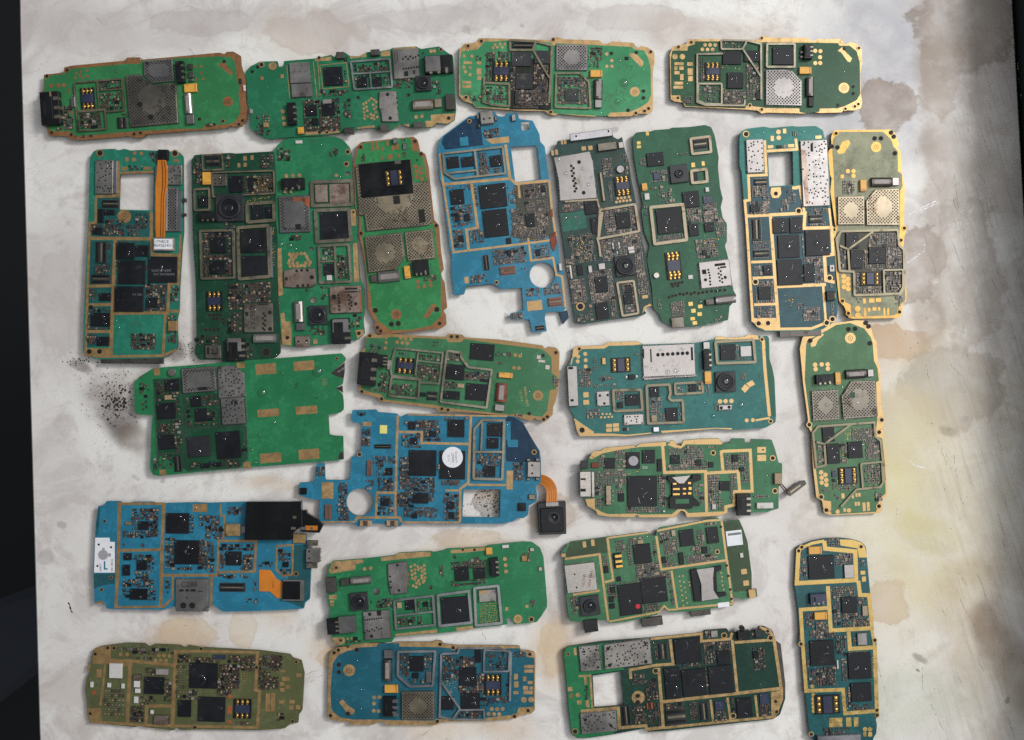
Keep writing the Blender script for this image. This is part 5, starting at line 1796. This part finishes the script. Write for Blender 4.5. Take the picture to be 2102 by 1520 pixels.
Board('blue board with glossy black loudspeaker box and white label on its left end', 170, 1000, 4.1216, .012, (14, 132, 166), 'gold_dull', '''
O 130,160 170,165 200,120 310,120 345,145 430,125 590,125 630,140 760,135 950,130 1060,135 1380,125 1500,125 1760,400 1890,400 1895,480 1930,690 1920,950 1880,980 1870,1030 1700,1040 1480,1050 1180,1055 1110,1000 1070,1010 780,1010 670,1040 290,1035 200,1030 190,985 150,965 100,990 90,700 110,300
m g 112,310 135,165 150,180 135,360 115,420
m g 92,735 270,735 270,820 180,830 95,860
m g 1700,960 1790,490 1890,490 1925,690 1918,940 1875,975 1865,1025
T 28 310,128 302,530 282,1025
T 24 305,537 665,530
T 28 685,142 670,530 660,1018
T 22 315,142 690,142
T 20 290,1018 700,1012
T 24 670,747 1140,747
T 20 763,752 760,940 690,1008
T 22 1090,752 1085,1008
T 20 1140,745 1150,457 1465,457 1455,715 1140,722
T 16 1165,142 1165,240 1200,247 1190,450
T 16 1640,500 1778,490 1773,740 1690,752 1637,700 1643,500
g 930,147 1055,142 1050,215 930,210
T 14 110,985 150,965 185,990
c 705,222 895,395 775,452 980,655 1210,547 1340,665
c 470,292 555,365 455,622 540,705 400,862 540,955 345,562 410,620 335,660 395,750 1690,637 1740,680
E loudspeaker gloss_black 0 4 1385,125 1845,125 1850,330 1765,400 1760,450 1365,450 1375,250
E antenna_arm gloss_black 0 3 1845,200 1890,195 1895,220 1990,290 2035,320 2000,390 1840,380
B spring_contact flex 3 3.3 1880,328 1985,368
B spring_contact tin_light 3.3 3.4 1845,338 1890,365 1925,342 1945,362
B spring_contact tin_warm 4 4.2 1775,245 1805,270 1760,340 1800,362
B solder_pad gold_bright 0 1 1205,312 1330,418
B solder_pad gold_dull 0 1.2 1778,402 1880,478
B solder_pad chrome 0 1.6 1340,335 1378,395
E paper_sticker paper 0 .1 105,430 225,430 230,465 270,465 270,725 95,725
Z dome_switch grey_tape .2 42 172,575
B dome_tab grey_tape .1 .14 165,515 185,540 208,562 238,590
B sticker_line mask .1 .14 178,628 190,700 190,688 210,700
k 8 135,487 240,510 125,668
X 24 -90 247,660 ink .13 TK0811B4
X 24 -90 150,680 ink .13 2-0809
P n 785,778 1058,1055
o 815,867 852,885 870,865 898,885 912,865 955,885 975,880 1015,888
oc 26 850,1003 925,1003
oc 7 880,940
X 62 0 905,822 ink_dark 1.34 C288
B shield_edge chrome 0 1.35 1036,812 1055,920
N 1155,817 1370,888
E ribbon_cable flex 0 .4 1490,700 1585,705 1640,780 1690,810 1680,945 1640,940 1580,885 1490,885
X 26 -90 1610,830 flex_dark .42 CHIC
B camera_frame tin 0 1.6 1690,785 1870,965
B camera_module gloss_black 0 2.2 1690,800 1838,955
U 1888,522 2005,640
oc 9 1915,545 1915,605
B port_housing tin_dark 0 2 1895,455 1985,500 1890,645 1980,690
B port_solder solder 0 2.2 1890,475 1915,490 1945,475 1970,490 1885,650 1910,668 1945,655 1970,668
s .6 420,180 640,280 420,280 470,360
s .7 560,240 640,420
s .6 340,370 600,430 430,570 600,620
s .65 550,620 610,720 450,710 560,800
s .5 340,780 600,850 340,860 400,930 550,860 620,960
s .65 700,430 780,690 760,670 940,710
s .85 985,440 1030,690
s .6 990,240 1160,330 1040,330 1180,440 1030,460 1110,720
s .6 1150,480 1450,540 1160,560 1210,690
s .75 1340,570 1450,700
s .5 1150,740 1400,770 1440,760 1480,880 1490,630 1610,680
s .65 1660,530 1760,630 1670,690 1760,740
s .6 1380,940 1480,980 1230,170 1340,240 900,230 940,390
s .3 330,470 560,510 700,770 740,900
h 20 1805,735
h 14 240,765 185,290 160,868
B component gold_bright 0 1 355,295 400,322
D .9 18 830,250 860,280
D .9 14 925,520 880,540 1310,580
''', dirt=.15, lift=3.2, frame='nickel', can='tin', patch={'g': (24, 96, 104)})

Board('green board with rounded right end and silver framed bay of bare gold dots', 640, 1090, 4.204, -.08, (18, 134, 80), 'gold_tan', '''
O 140,370 145,300 180,260 320,250 450,240 590,225 720,210 750,190 1020,175 1050,185 1130,170 1160,155 1490,140 1520,125 1820,95 1900,100 1970,150 2000,230 2030,600 2030,660 1980,740 1940,790 1740,810 1720,750 1680,760 1690,810 1410,840 1240,870 1090,885 720,910 690,960 500,960 320,985 240,990 190,960 175,900 150,740 165,700 140,620
HC 28 557,525
HC 18 1023,487
g 147,340 182,265 440,247 450,275 380,290 375,335 160,370
g 595,230 720,214 750,194 1022,180 1028,220 600,262
g 1195,170 1495,144 1500,170 1320,190 1200,195
g 180,920 280,915 290,960 240,986 195,962
g 720,890 1080,850 1085,880 720,906
g 1245,835 1390,820 1390,848 1245,865
g 150,555 215,550 215,590 150,590
PP n 655,290 820,265 835,400 825,540 680,550 660,420
oc 12 738,297 752,515
oc 9 675,395 680,440 683,490
B spring_contact contact_gold 0 1.2 815,370 840,390 818,412 842,432 818,455 842,478
R 13 855,310 888,295 915,310 945,320 970,300 862,345 890,335 920,335 972,335 865,380 890,365 950,350 975,368 868,410 895,400 950,385 978,405 890,420 950,410 970,430 920,430 875,475 905,450 930,460 960,445 900,485
R 17 455,328 508,322
B vibration_motor tin 0 2.3 332,405 512,458
B motor_weight darkmetal 0 2 248,418 325,468
B charging_port darkmetal 0 2.6 115,408 215,530
L 58 405,615 75
B audio_jack black 0 3 125,765 240,890
B jack_cover tin_light 0 3.2 225,745 385,875
P n 440,700 685,925
oc 8 460,770 480,768 500,765 520,762 540,760 560,758 580,755 600,752 460,878 500,868 540,862 580,850 600,842 480,860 520,850 560,835
oc 15 515,910 500,720
o 560,690 600,730 640,770 650,900 620,780 628,880 600,860 608,910
F 20 712,602 1043,562 1063,813 727,848
W 16 727,735 1058,697
W 14 890,592 900,710
c 805,602 885,680 960,617 1005,655
B crystal tan 0 1 732,622 775,670
F 24 1087,557 1353,522 1378,793 1102,823
c 1112,582 1358,800
F 24 1402,497 1608,477 1638,798 1417,818
K 1437,518 1595,608
oa gold_tan 1445,520 1510,514 1512,540 1450,546
V 12 11 1440,632 1615,785
c 1230,317 1360,430 1395,327 1500,410
Y 1500,150 1558,207
B battery_connector black 0 3 1530,242 1615,395
R 17 1665,245 1672,297 1676,352
Q 38 1778,762
h 24 1895,765
r 1665,660 1695,690 1840,640 1870,665 155,600 195,620 160,628 195,648
h 16 212,318 253,943 1303,162 1405,165
R 10 310,930 345,925
B antenna_socket gold_dull 0 1.2 1808,220 1858,265
B led white 0 .8 1640,128 1700,150
B inductor tin 0 1 1955,315 1990,350 1880,150 1920,180
s .6 1100,300 1140,400
s .75 1200,270 1500,320 1200,430 1500,460
s .6 740,750 960,830 560,590 700,660
s .5 1820,180 1890,260 500,600 530,660 300,920 430,960
s .6 1870,600 1930,660 1370,230 1450,290
s .3 910,600 1040,680 1190,210 1250,240
D 0 9 1690,460 1735,590 1855,550 1955,520 1030,370 560,265
''', dirt=.15, lift=3.2, frame='nickel_grey', can='tin')

Board('green board with olive right end, white square label and red dot on a chip', 1130, 1050, 4.671, -.12, (56, 126, 80), 'gold_bright', '''
O 95,400 170,310 190,290 540,245 860,205 940,195 960,230 1010,235 1020,185 1050,155 1440,95 1500,75 1610,65 1640,100 1690,100 1810,80 1850,170 1890,290 1930,600 1930,750 1975,740 1985,820 1890,830 1840,850 1750,810 1755,900 1720,910 1330,960 1130,970 1090,920 1050,950 1030,990 720,1060 560,1075 540,1040 240,1060 180,1050 140,750 130,440
m o 190,297 540,250 545,400 150,452 135,430
m o 1655,110 1808,87 1846,170 1886,290 1926,600 1926,760 1755,775 1700,430
T 22 545,255 600,660 520,680
T 22 140,457 470,412 553,1050
T 16 550,255 940,205
T 22 1015,240 1062,558 1690,470 1642,95
T 18 1022,188 1500,92 1630,85
T 20 1160,570 1215,935 1745,885 1692,470
T 18 560,1058 1040,965 1090,908 1130,945 1215,940
T 20 215,800 470,760
c 790,327 975,490 1230,187 1385,325 1490,162 1620,300 855,652 1130,862
c 640,712 885,980 1225,402 1285,510 1450,347 1510,400 1065,442 1110,495 570,732 625,780 510,532 560,590 635,632 680,670 560,820 610,870 565,890 620,930
Z paint_dot red_paint 1.0 25 838,912
B contact_block black 0 1.5 602,408 690,540
B contact contact_gold 1.5 1.62 617,422 685,440 622,473 690,490 628,520 695,536
P n 130,520 453,755
oc 9 250,730 230,605
X 40 -97 375,640 rust 1.34 TPFLASH
X 34 -97 315,650 rust 1.34 SHZCP
V 1 9 420,490 445,740
L 62 380,910 92
B lower_connector gloss_black -2.5 .8 315,1045 460,1150
E sim_holder black 0 1.5 1340,562 1402,552 1450,858 1382,868
E sim_holder black 0 1.5 1570,532 1638,522 1640,560 1590,590 1600,780 1680,780 1690,808 1610,828 1565,760 1560,620
E sim_spring tin_light 1.5 1.8 1400,560 1570,537 1560,640 1565,760 1618,838 1450,862 1445,700
R 8 1235,625 1240,670 1248,715 1255,760 1262,805 1268,855 1275,905 1270,620 1280,680 1288,730 1295,775 1302,830 1310,880 1330,680 1335,710 1635,590 1645,630 1645,670 1650,710 1660,750
B paper_sticker paper 0 .12 1680,195 1848,320
B sticker_frame ink_grey .12 .13 1700,215 1830,222 1825,232 1832,310
r 1825,557 1885,600 1845,667 1905,710 305,292 345,345 385,272 425,330
B spring_tab gold 0 1.4 1895,752 1975,828
B side_contact gold 0 1 100,405 150,440
h 22 1600,388
B side_key darkmetal -2.2 -.4 870,1028 1080,1088 1340,957 1540,990
s .8 740,260 900,310
s .8 730,320 790,520 980,280 1020,480
s .75 810,510 1150,640
s .7 620,280 720,400 1040,190 1220,300
s .85 1080,310 1230,400
s .8 1400,180 1480,330 1300,430 1600,470
s .7 1340,320 1450,440 1480,110 1600,160 660,680 860,700
s .75 545,700 640,830 1130,620 1190,900
s .65 900,890 1050,950 490,430 560,600 190,820 270,980
s .5 1100,410 1220,520 400,490 440,730 1520,330 1560,400
B crystal tin_warm 0 1 1155,180 1205,240
B crystal tan 0 1 830,280 890,310
B led white 0 .8 1815,405 1852,445
B printed_mark paper -.6 .1 1600,880 1720,915
k 10 1690,520 1705,620 1725,750 1735,840 1635,150
''', dirt=.2, lift=3.4, frame='nickel', can='tin', patch={'o': (52, 80, 44)})

Board('upright dark blue board with wide yellow gold dividers, cut off at the bottom right', 1610, 1080, 3.4545, -.05, (12, 94, 98), 'gold_yellow', '''
O 85,170 110,140 200,105 290,88 400,85 480,95 550,115 580,150 610,480 635,790 655,830 650,880 665,1280 670,1340 645,1370 655,1400 650,1470 630,1500 620,1560 240,1560 185,1490 175,1440 150,1190 140,1000 130,860 100,830 110,760 100,600 75,420
T 30 103,172 90,408 510,385 505,182 292,162 285,108
T 20 100,168 200,124 285,108
g 395,97 480,99 548,118 574,152 588,225 530,225 520,160 400,140
T 28 310,428 330,742 622,725 602,492 538,490 525,390
T 26 318,582 117,595 130,830 155,1170 415,1160 430,1328 650,1310
T 28 455,750 465,872 642,860 655,1310
T 20 618,725 642,865
Y 175,152 270,200 215,617 305,665
c 170,217 360,370 405,507 520,615 180,817 360,985 450,902 620,1080 470,1117 620,1240
B crystal tin_light 0 1.2 425,277 500,370 517,762 590,845
B crystal tin_warm 0 1 552,567 595,640
B spring_connector chip_blue 0 2.6 185,487 305,555
S v 0 215,1205 400,1330
R 14 205,1200 205,1228 206,1256 207,1284 208,1312 198,1138
r 315,1362 410,1390 315,1397 410,1422 435,1357 475,1420 490,1357 525,1420 540,320 575,345 550,360 580,395
R 16 570,1440 605,1440
r 555,1460 580,1490 590,1460 620,1490
V 14 1 455,890 590,898
V 1 14 620,905 632,1070
B card_connector chrome 0 2.6 235,1492 545,1555
h 17 125,152 103,178 545,148 118,838 640,810 653,1305 655,1340 190,1475
s .6 105,230 165,380 360,180 490,280
s .75 340,430 500,500 340,500 400,700 520,510 590,570
s .7 410,620 600,710 220,680 310,800
s .6 150,620 210,720 150,830 180,1000
s .75 230,1000 370,1130 170,1020 240,1120
s .6 360,780 440,900 400,900 445,1100 430,1140 470,1300
s .6 300,90 390,140 480,760 510,840 180,740 360,810 540,240 575,280
s .45 280,1430 460,1490 480,1260 620,1300
B led white 0 1 372,955 386,1015
v .4 410,620 600,710 330,430 500,460
D .9 16 300,860 330,265
D .9 10 220,235 280,325
''', dirt=.08, lift=2.4, frame='nickel', can='tin_light')

Board('worn green board with brown gold dividers in the bottom left corner', 160, 1300, 4.290, .03, (100, 106, 62), 'gold_dull', '''
O 60,500 75,400 105,340 115,220 140,140 200,115 430,85 590,90 625,120 680,95 900,105 940,130 970,105 1060,120 1120,125 1600,150 1870,185 1890,215 1970,240 1985,310 1995,350 1985,520 1975,680 1945,720 1940,790 1870,800 1820,840 1600,855 1100,850 900,855 860,830 840,860 580,830 540,815 500,830 200,800 110,790 80,720 75,600
g 140,142 200,117 290,107 290,220 480,250 480,300 122,260
T 28 130,255 450,242 850,282
T 30 460,262 432,798
T 32 865,150 830,838
T 24 870,162 1050,157 1600,168
T 28 1585,172 1565,500 1602,505 1580,838
T 24 95,780 590,812 1580,832
T 28 600,642 830,642
T 26 605,645 597,818
g 82,662 200,662 210,778 112,785 85,720
T 20 102,270 92,335
T 20 240,262 225,430 195,640
c 985,262 1225,490 585,387 755,540 880,592 990,740 1060,562 1290,785
S h 0 1370,582 1520,757
B crystal white 0 1.2 275,268 385,400
K 665,727 790,810
B capacitor chip_grey 0 1.5 685,317 790,370
K 485,367 550,420
G 6 6 230,485 410,735
G 4 6 865,270 975,540
V 4 5 1430,340 1520,460
cb 1190,192 1300,230
R 18 378,185 435,185 715,195 760,195 808,200 685,238 730,240 778,240
r 1655,525 1690,690 1700,525 1735,690 1780,430 1820,465 1780,480 1820,515 1830,455 1875,490 1800,380 1865,420 1770,585 1820,620 1860,585 1910,620 1858,635 1900,675 1920,630 1960,670 1785,320 1830,345 1925,350 1970,385 165,315 210,390
Z copper_dot copper .1 20 1340,560 1330,785 140,525
B copper_mark copper 0 .1 1315,640 1355,710
h 18 155,183 265,128 108,710 1088,135 1030,830 1925,250 1890,775 1575,300 320,130
B white_part white 0 1 490,422 540,480 500,492 545,530 490,562 525,620 255,442 285,480 380,447 405,490 105,432 130,480 635,682 660,715
B component tin 0 1 430,130 480,155 550,130 590,160 1660,195 1695,225 1610,290 1680,315
s .6 500,120 860,190 520,200 650,240
s .75 880,180 1000,260 1030,210 1250,260
s .8 1230,270 1420,490 1230,490 1350,550
s .7 880,490 1050,580 470,640 580,780
s .55 760,400 820,600 550,550 680,640 1380,770 1500,810
s .75 1700,190 1800,330 1690,380 1770,490
s .6 1600,190 1700,500 1760,700 1810,770
s .55 600,300 680,370 310,110 600,150 1330,190 1560,330
v .3 880,190 1000,260 1350,350 1420,480
''', dirt=.45, lift=2.2, frame='nickel_dark', can='tin_rusty', drops=6)

Board('dark blue board with bare left end and one yellow capacitor, bottom row centre', 640, 1290, 4.290, -.005, (12, 104, 124), 'gold_tan', '''
O 135,760 150,250 170,195 240,165 300,160 320,180 345,130 570,125 600,130 620,145 760,120 1060,120 1090,105 1140,110 1160,135 1280,150 1680,150 1830,155 1840,190 1900,195 1960,210 1970,240 1965,720 1930,755 1830,765 1810,790 1760,800 1540,815 1240,820 1140,825 1100,855 660,855 620,825 570,830 550,850 340,855 310,815 280,830 230,820 150,800
M 170,700 165,540 185,310 230,240 310,200 400,180 400,170 570,160 580,135 770,130 770,160 1100,165 1280,180 1830,175 1840,200 1890,210 1890,250 1960,260 1955,690 1820,700 1800,760 1540,790 1520,810 1130,800 1080,815 660,810 620,805 360,805 250,785 190,740
P r 790,560 1080,805
F 22 760,207 1088,202 1065,508 860,513 757,420
c 865,247 985,380
B crystal tin_light 0 1 1005,382 1055,480
c 885,395 940,440
W 18 1145,225 1285,220 1300,175 1660,175 1755,215 1745,640
W 18 1140,225 1125,780 1240,805 1305,712 1140,472
W 16 1310,722 1520,717
W 14 1250,802 1520,805 1515,730
F 16 1520,192 1743,200 1735,378 1515,383
c 1300,347 1450,505 1315,572 1480,710 1145,602 1250,720 1440,192 1490,300
S h 0 1520,412 1670,593
cb 1560,615 1610,660
B vibration_motor darkmetal 0 2.5 625,282 705,465
B motor_weight tin_light 0 1.8 635,192 715,265
Y 640,502 758,570
B battery_connector black 0 2.8 628,610 740,780
B contact chrome 2.8 3 712,628 762,658 718,688 765,714 715,748 765,776
Q 52 330,370
g 240,650 270,625 330,690 380,720 370,755 320,760
R 17 550,610 597,608 548,663 545,728 590,730
R 18 1585,710 1632,712 1680,710 1558,755 1605,757 1652,757
R 25 1868,630 1932,628
r 1870,322 1955,350 1870,362 1950,390 1780,400 1815,450 1780,467 1820,520 1775,552 1820,580 1865,547 1945,580 1860,507 1905,540 1915,512 1950,540 1900,462 1945,490 1860,422 1890,465
h 22 235,190 198,215 1130,140 1245,170 1920,228 1785,775 1905,725 165,770 1105,820
k 16 240,320 240,385 398,188 318,752
s .6 780,220 860,420 850,440 990,480 990,230 1060,380
s .55 1150,240 1300,460
s .7 1310,250 1440,340 1300,500 1510,570
s .6 1450,400 1520,560 1560,600 1720,660 1290,730 1490,800
s .35 1540,210 1720,370
s .5 1770,200 1880,250 1480,560 1560,700 1720,420 1735,620
v .4 1170,370 1300,560 1310,520 1500,560 1300,280 1440,340
D .9 20 1355,455
D .9 12 1410,660 1360,590
D 0 12 410,700 440,545 215,630
''', dirt=.12, lift=2.2, frame='nickel_grey', can='tin_warm', chip='chip')

Board('green board with broad gold dividers and square window, right of the bottom row', 1140, 1270, 4.204, -.095, (18, 66, 52), 'gold_bright', '''
O 70,290 100,240 200,225 400,195 800,165 1270,120 1280,100 1480,85 1500,120 1740,100 1750,65 1800,65 1870,100 1900,180 1920,280 1970,620 1985,690 1940,830 1880,870 1500,910 970,970 800,980 770,950 500,1000 300,1030 190,1035 140,1000 110,750 90,500
H 322,492 568,455 595,748 337,768
m g 72,292 102,242 200,228 590,200 590,440 320,480 300,500 325,775 540,760 545,940 500,995 300,1026 192,1030 143,997 113,750 93,500
P f 200,242 400,442
oc 10 250,285 350,270 260,400 370,420
PP f 415,225 815,170 835,390 430,440
oc 16 455,258 468,403 780,372
o 765,205 785,235
PP f 215,820 525,795 535,970 230,1000
oc 14 260,875 480,925
T 22 820,175 1262,130 1258,195 1510,175 1525,122
T 24 990,178 1015,392 870,402 645,442 652,520
T 26 892,425 932,940 790,958 782,925 555,945 543,772 220,800
T 18 320,770 302,492 200,497
T 28 920,720 1950,602 1888,190
T 24 1525,182 1572,650
T 22 935,945 1500,886 1890,850 1955,700 1955,605
T 20 1340,702 1362,890
T 20 1485,682 1512,880
T 20 1725,662 1748,860
T 24 1545,205 1888,182 1850,105 1760,75
g 1860,635 1945,620 1955,690 1925,800 1880,850 1865,850
c 1020,182 1265,372 935,432 1080,535 945,547 1090,690 1085,447 1310,660 1315,417 1545,640 1390,282 1510,390 1560,692 1705,845
cb 1375,717 1455,790 1760,652 1845,740
c 1705,287 1750,340
N 882,217 975,350
N 572,757 655,925
N 952,792 1140,910
N 1240,732 1330,880
B power_switch black 0 2.6 1570,110 1680,180
Z switch_knob black 2.4 22 1612,85
B switch dark 0 2 1720,95 1785,160
B switch tin 0 1.2 1340,107 1405,160
h 26 170,975 865,450 1455,145 1535,840 1855,165
h 20 1830,108 1900,715 1910,805
Q 56 715,680
k 18 712,670 710,725
r 155,252 185,315 105,592 150,625 185,707 230,740 245,507 275,570 260,707 295,765
R 20 140,665 193,660
h 15 110,305
B copper_part copper 0 .8 785,732 805,785 820,727 845,780
E lower_bracket darkmetal -1.8 -.1 1900,190 1945,220 1985,560 1985,690 1960,700
s .7 1270,210 1390,390 1390,200 1510,270
s .6 1700,250 1820,440
s .6 650,480 780,560 760,530 880,640 780,640 900,820
s .6 660,760 790,900 800,830 910,930
s .5 250,580 290,700 1100,390 1260,430 1290,420 1320,650
s .65 950,735 1130,790 1150,720 1230,870 1360,800 1480,880
s .75 1510,690 1560,820 1760,740 1860,840 1600,840 1720,860 1290,105 1340,170
s .5 850,210 880,350 1690,110 1740,160 1365,700 1480,720
z 40 1560,220 1700,420
''', dirt=.15, lift=2.8, frame='nickel', can='tin', patch={'g': (18, 130, 76)})

# ---------------------------------------------------------------- camera unit lying beside the sideways blue board
def cam_unit():
    zc = 6.5e-3
    c = P2W(600 + 1932/3.624, 820 + 888/3.624, zc)
    root = bpy.data.objects.new('camera_unit', None); COL.objects.link(root); root.location = (c.x, c.y, 0); root.empty_display_size = .01
    tag(root, 'square black camera unit on an orange ribbon cable, beside the sideways blue board', 'camera')
    f = lambda x, y, z=zc: tuple(P2W(600 + x/3.624, 820 + y/3.624, z) - c)
    b = MB(); o = [f(*q) for q in ((1825, 775), (2035, 765), (2040, 1005), (1835, 1012))]
    b.prism(rounded(o, 1.5*S), 0, zc - 1e-3, 'dark_plastic', bev=3e-4); b.build('body', root)
    b = MB(); o2 = [f(*q) for q in ((1842, 812), (2015, 805), (2020, 985), (1850, 992))]
    b.prism(rounded(o2, 3*S), zc - 1e-3, zc, 'black_plastic', bev=4e-4); b.build('front_plate', root)
    q = f(1945, 880)
    b = MB(); b.ring(disc(q, 12*S, 32), zc, disc(q, 12*S, 32), zc + 4e-4, 'black_plastic'); b.ring(disc(q, 12*S, 32), zc + 4e-4, disc(q, 9*S, 32), zc + 4e-4, 'dark_plastic')
    b.ring(disc(q, 9*S, 32), zc + 4e-4, disc(q, 4*S, 32), zc + 1e-4, 'black_plastic'); b.sheet(disc(q, 4*S, 20), zc + 1e-4, 'chip'); lb = b.build('lens_barrel', root)
    b = MB(); b.smooth = True; b.dome(q, 3.6*S, 3e-4, zc + 1.2e-4, 'lens_glass', 16, 3); b.build('lens', lb)
    b = MB(); b.prism([f(*p) for p in ((1885, 768), (1980, 764), (1982, 795), (1888, 800))], zc - 1e-3, zc - 2e-4, 'tin_light', bev=1e-4); b.build('ribbon_clamp', root)
    b = MB(); n = 14; wi = []; 
    for i in range(n + 1):
        t = i / n; a = math.pi/2 * (1 - t)
        cx, cy = 1840, 690
        wi.append((cx + 52*math.cos(a), cy - 55*math.sin(a) , cx + 130*math.cos(a), cy - 128*math.sin(a)))
    wi.append((1888, 790, 1972, 790))
    for i in range(len(wi) - 1):
        z0 = 3.6e-3 + (zc - 1e-3 - 3.6e-3) * i / (len(wi)-1); z1 = 3.6e-3 + (zc - 1e-3 - 3.6e-3) * (i+1) / (len(wi)-1)
        A = [f(wi[i][0], wi[i][1], 5e-3), f(wi[i][2], wi[i][3], 5e-3), f(wi[i+1][2], wi[i+1][3], 5e-3), f(wi[i+1][0], wi[i+1][1], 5e-3)]
        Z = (z0, z0, z1, z1)
        b.face([(x, y, z) for (x, y), z in zip(A, Z)], 'flex'); b.face([(x, y, z - 2e-4) for (x, y), z in reversed(list(zip(A, Z)))], 'flex')
        for u in (.25, .45, .65, .82):
            l = lambda k0, k1, s_: (A[k0][0] + (A[k1][0]-A[k0][0])*s_, A[k0][1] + (A[k1][1]-A[k0][1])*s_)
            p0, p1, p2, p3 = l(0, 1, u), l(0, 1, u + .035), l(3, 2, u + .035), l(3, 2, u)
            b.face([(*p0, z0 + 3e-5), (*p1, z0 + 3e-5), (*p2, z1 + 3e-5), (*p3, z1 + 3e-5)], 'flex_dark')
    b.build('ribbon_cable', root)
cam_unit()

# ---------------------------------------------------------------- water and dirt
b = MB(); b.smooth = True
for x, y, z, r, fl, odd in DROPS:
    n = 12; sq = [1 + (random.uniform(-.28, .28) if odd else random.uniform(-.06, .06)) for _ in range(n)]
    b.dome((x, y), r, r * fl, z + 2e-5, 'water', n, 3, sq)
for pts, w in RILLS:
    n = len(pts); prof = [(-1, 0), (-.7, .42), (-.25, .62), (.25, .62), (.7, .42), (1, 0)]; rows = []
    for i, q in enumerate(pts):
        a = Vector(pts[max(0, i-1)]); c = Vector(pts[min(n-1, i+1)]); d = (c - a).normalized(); nn = Vector((-d.y, d.x, 0))
        ww = w * (.45 if i in (0, n-1) else random.uniform(.8, 1.4))
        rows.append([tuple(Vector(q) + nn * u * ww + Vector((0, 0, v * ww * .8))) for u, v in prof])
    i0 = len(b.v); k = b.mi('water'); m_ = len(prof)
    for r in rows: b.v += r
    for i in range(n - 1):
        for j in range(m_ - 1): b.f.append([i0+i*m_+j+1, i0+i*m_+j, i0+(i+1)*m_+j, i0+(i+1)*m_+j+1]); b.m.append(k)
tag(b.build('water_drops'), 'small clear drops of water beaded on the circuit boards', 'water drops', kind='stuff')

b = MB()
def grit(cx, cy, sx, sy, n, rmin, rmax):
    for _ in range(int(n * 1.8)):
        p = P2W(random.gauss(cx, sx), random.gauss(cy, sy)); r = (rmin + (rmax - rmin) * random.random() ** 2.5) * .55 * S
        k = 6; sq = [random.uniform(.4, 1.4) for _ in range(k)]
        b.dome(p, r, r * random.uniform(.3, .7), 1e-5, 'crumb', k, 1, sq)
grit(232, 812, 30, 30, 260, .8, 3.0); grit(240, 830, 14, 14, 90, 1.5, 6.0); grit(165, 742, 22, 8, 25, 1, 4); grit(250, 770, 60, 25, 90, .5, 1.8)
grit(200, 905, 45, 30, 60, .5, 1.8); grit(400, 1005, 60, 20, 90, .5, 1.5); grit(1008, 1025, 16, 18, 160, 1.0, 3.6); grit(985, 1035, 25, 12, 50, .6, 2.0)
grit(1000, 1100, 60, 20, 60, .5, 1.5); grit(1290, 243, 8, 4, 14, .8, 2.0); grit(1850, 720, 60, 200, 20, .6, 2.2); grit(1960, 900, 60, 300, 16, .6, 2.4)
grit(1050, 760, 600, 450, 120, .4, 1.3); grit(1075, 130, 12, 5, 5, 1, 2.5); grit(385, 715, 12, 12, 40, 1, 3)
tag(b.build('soot_crumbs'), 'black soot crumbs and specks scattered on the stained table top', 'dirt', kind='stuff')

# pale scraped residue and hair-fine scratches on the table
b = MB()
def streak(pts, w, mat):
    q = []
    for (x0, y0), (x1, y1) in zip(pts, pts[1:]):
        for i in range(6): q.append((x0 + (x1-x0)*i/6 + random.gauss(0, .7), y0 + (y1-y0)*i/6 + random.gauss(0, .7)))
    for i in range(len(q) - 1):
        if random.random() < .75: b.strip([W(*q[i]), W(*q[i+1])], w * random.uniform(.3, 1.5) * S, 4e-5, 4e-5 + random.random() * 2e-5, mat)
for p in ([(1866, 442), (1888, 428), (1926, 412)], [(1890, 432), (1910, 424), (1928, 416)], [(1860, 542), (1880, 528), (1897, 516), (1898, 500)], [(1862, 352), (1872, 346)], [(1868, 398), (1880, 392)], [(1866, 945), (1876, 956), (1905, 962)]): streak(p, 1.6, 'paper')
for _ in range(70):
    x, y = random.gauss(1990, 60), random.uniform(30, 1500); L = random.uniform(15, 90); a = math.radians(random.gauss(72, 9))
    streak([(x, y), (x + L*math.cos(a)*.5 , y + L*math.sin(a)*.5), (x + L*math.cos(a) + 3, y + L*math.sin(a))], .5, random.choice(['residue_dark', 'residue_pale', 'residue_dark']))
for _ in range(40):
    x, y = random.uniform(80, 1850), random.uniform(5, 1510); L = random.uniform(6, 40); a = random.uniform(0, 6.3)
    streak([(x, y), (x + L*math.cos(a), y + L*math.sin(a))], .45, 'residue_dark')
streak([(1240, 1265), (1275, 1240)], 1, 'residue_dark'); streak([(600, 1395), (640, 1380), (665, 1372)], 1, 'rust_line'); streak([(625, 1410), (650, 1392), (668, 1385)], .8, 'rust_line'); streak([(860, 1515), (895, 1490), (912, 1480)], 1, 'rust_line')
streak([(140, 1238), (150, 1262)], 3, 'crumb'); streak([(118, 1480), (124, 1508)], 1.5, 'crumb')
tag(b.build('scrape_marks'), 'fine scratches and pale scraped residue on the stained table top', 'scratches', kind='stuff')
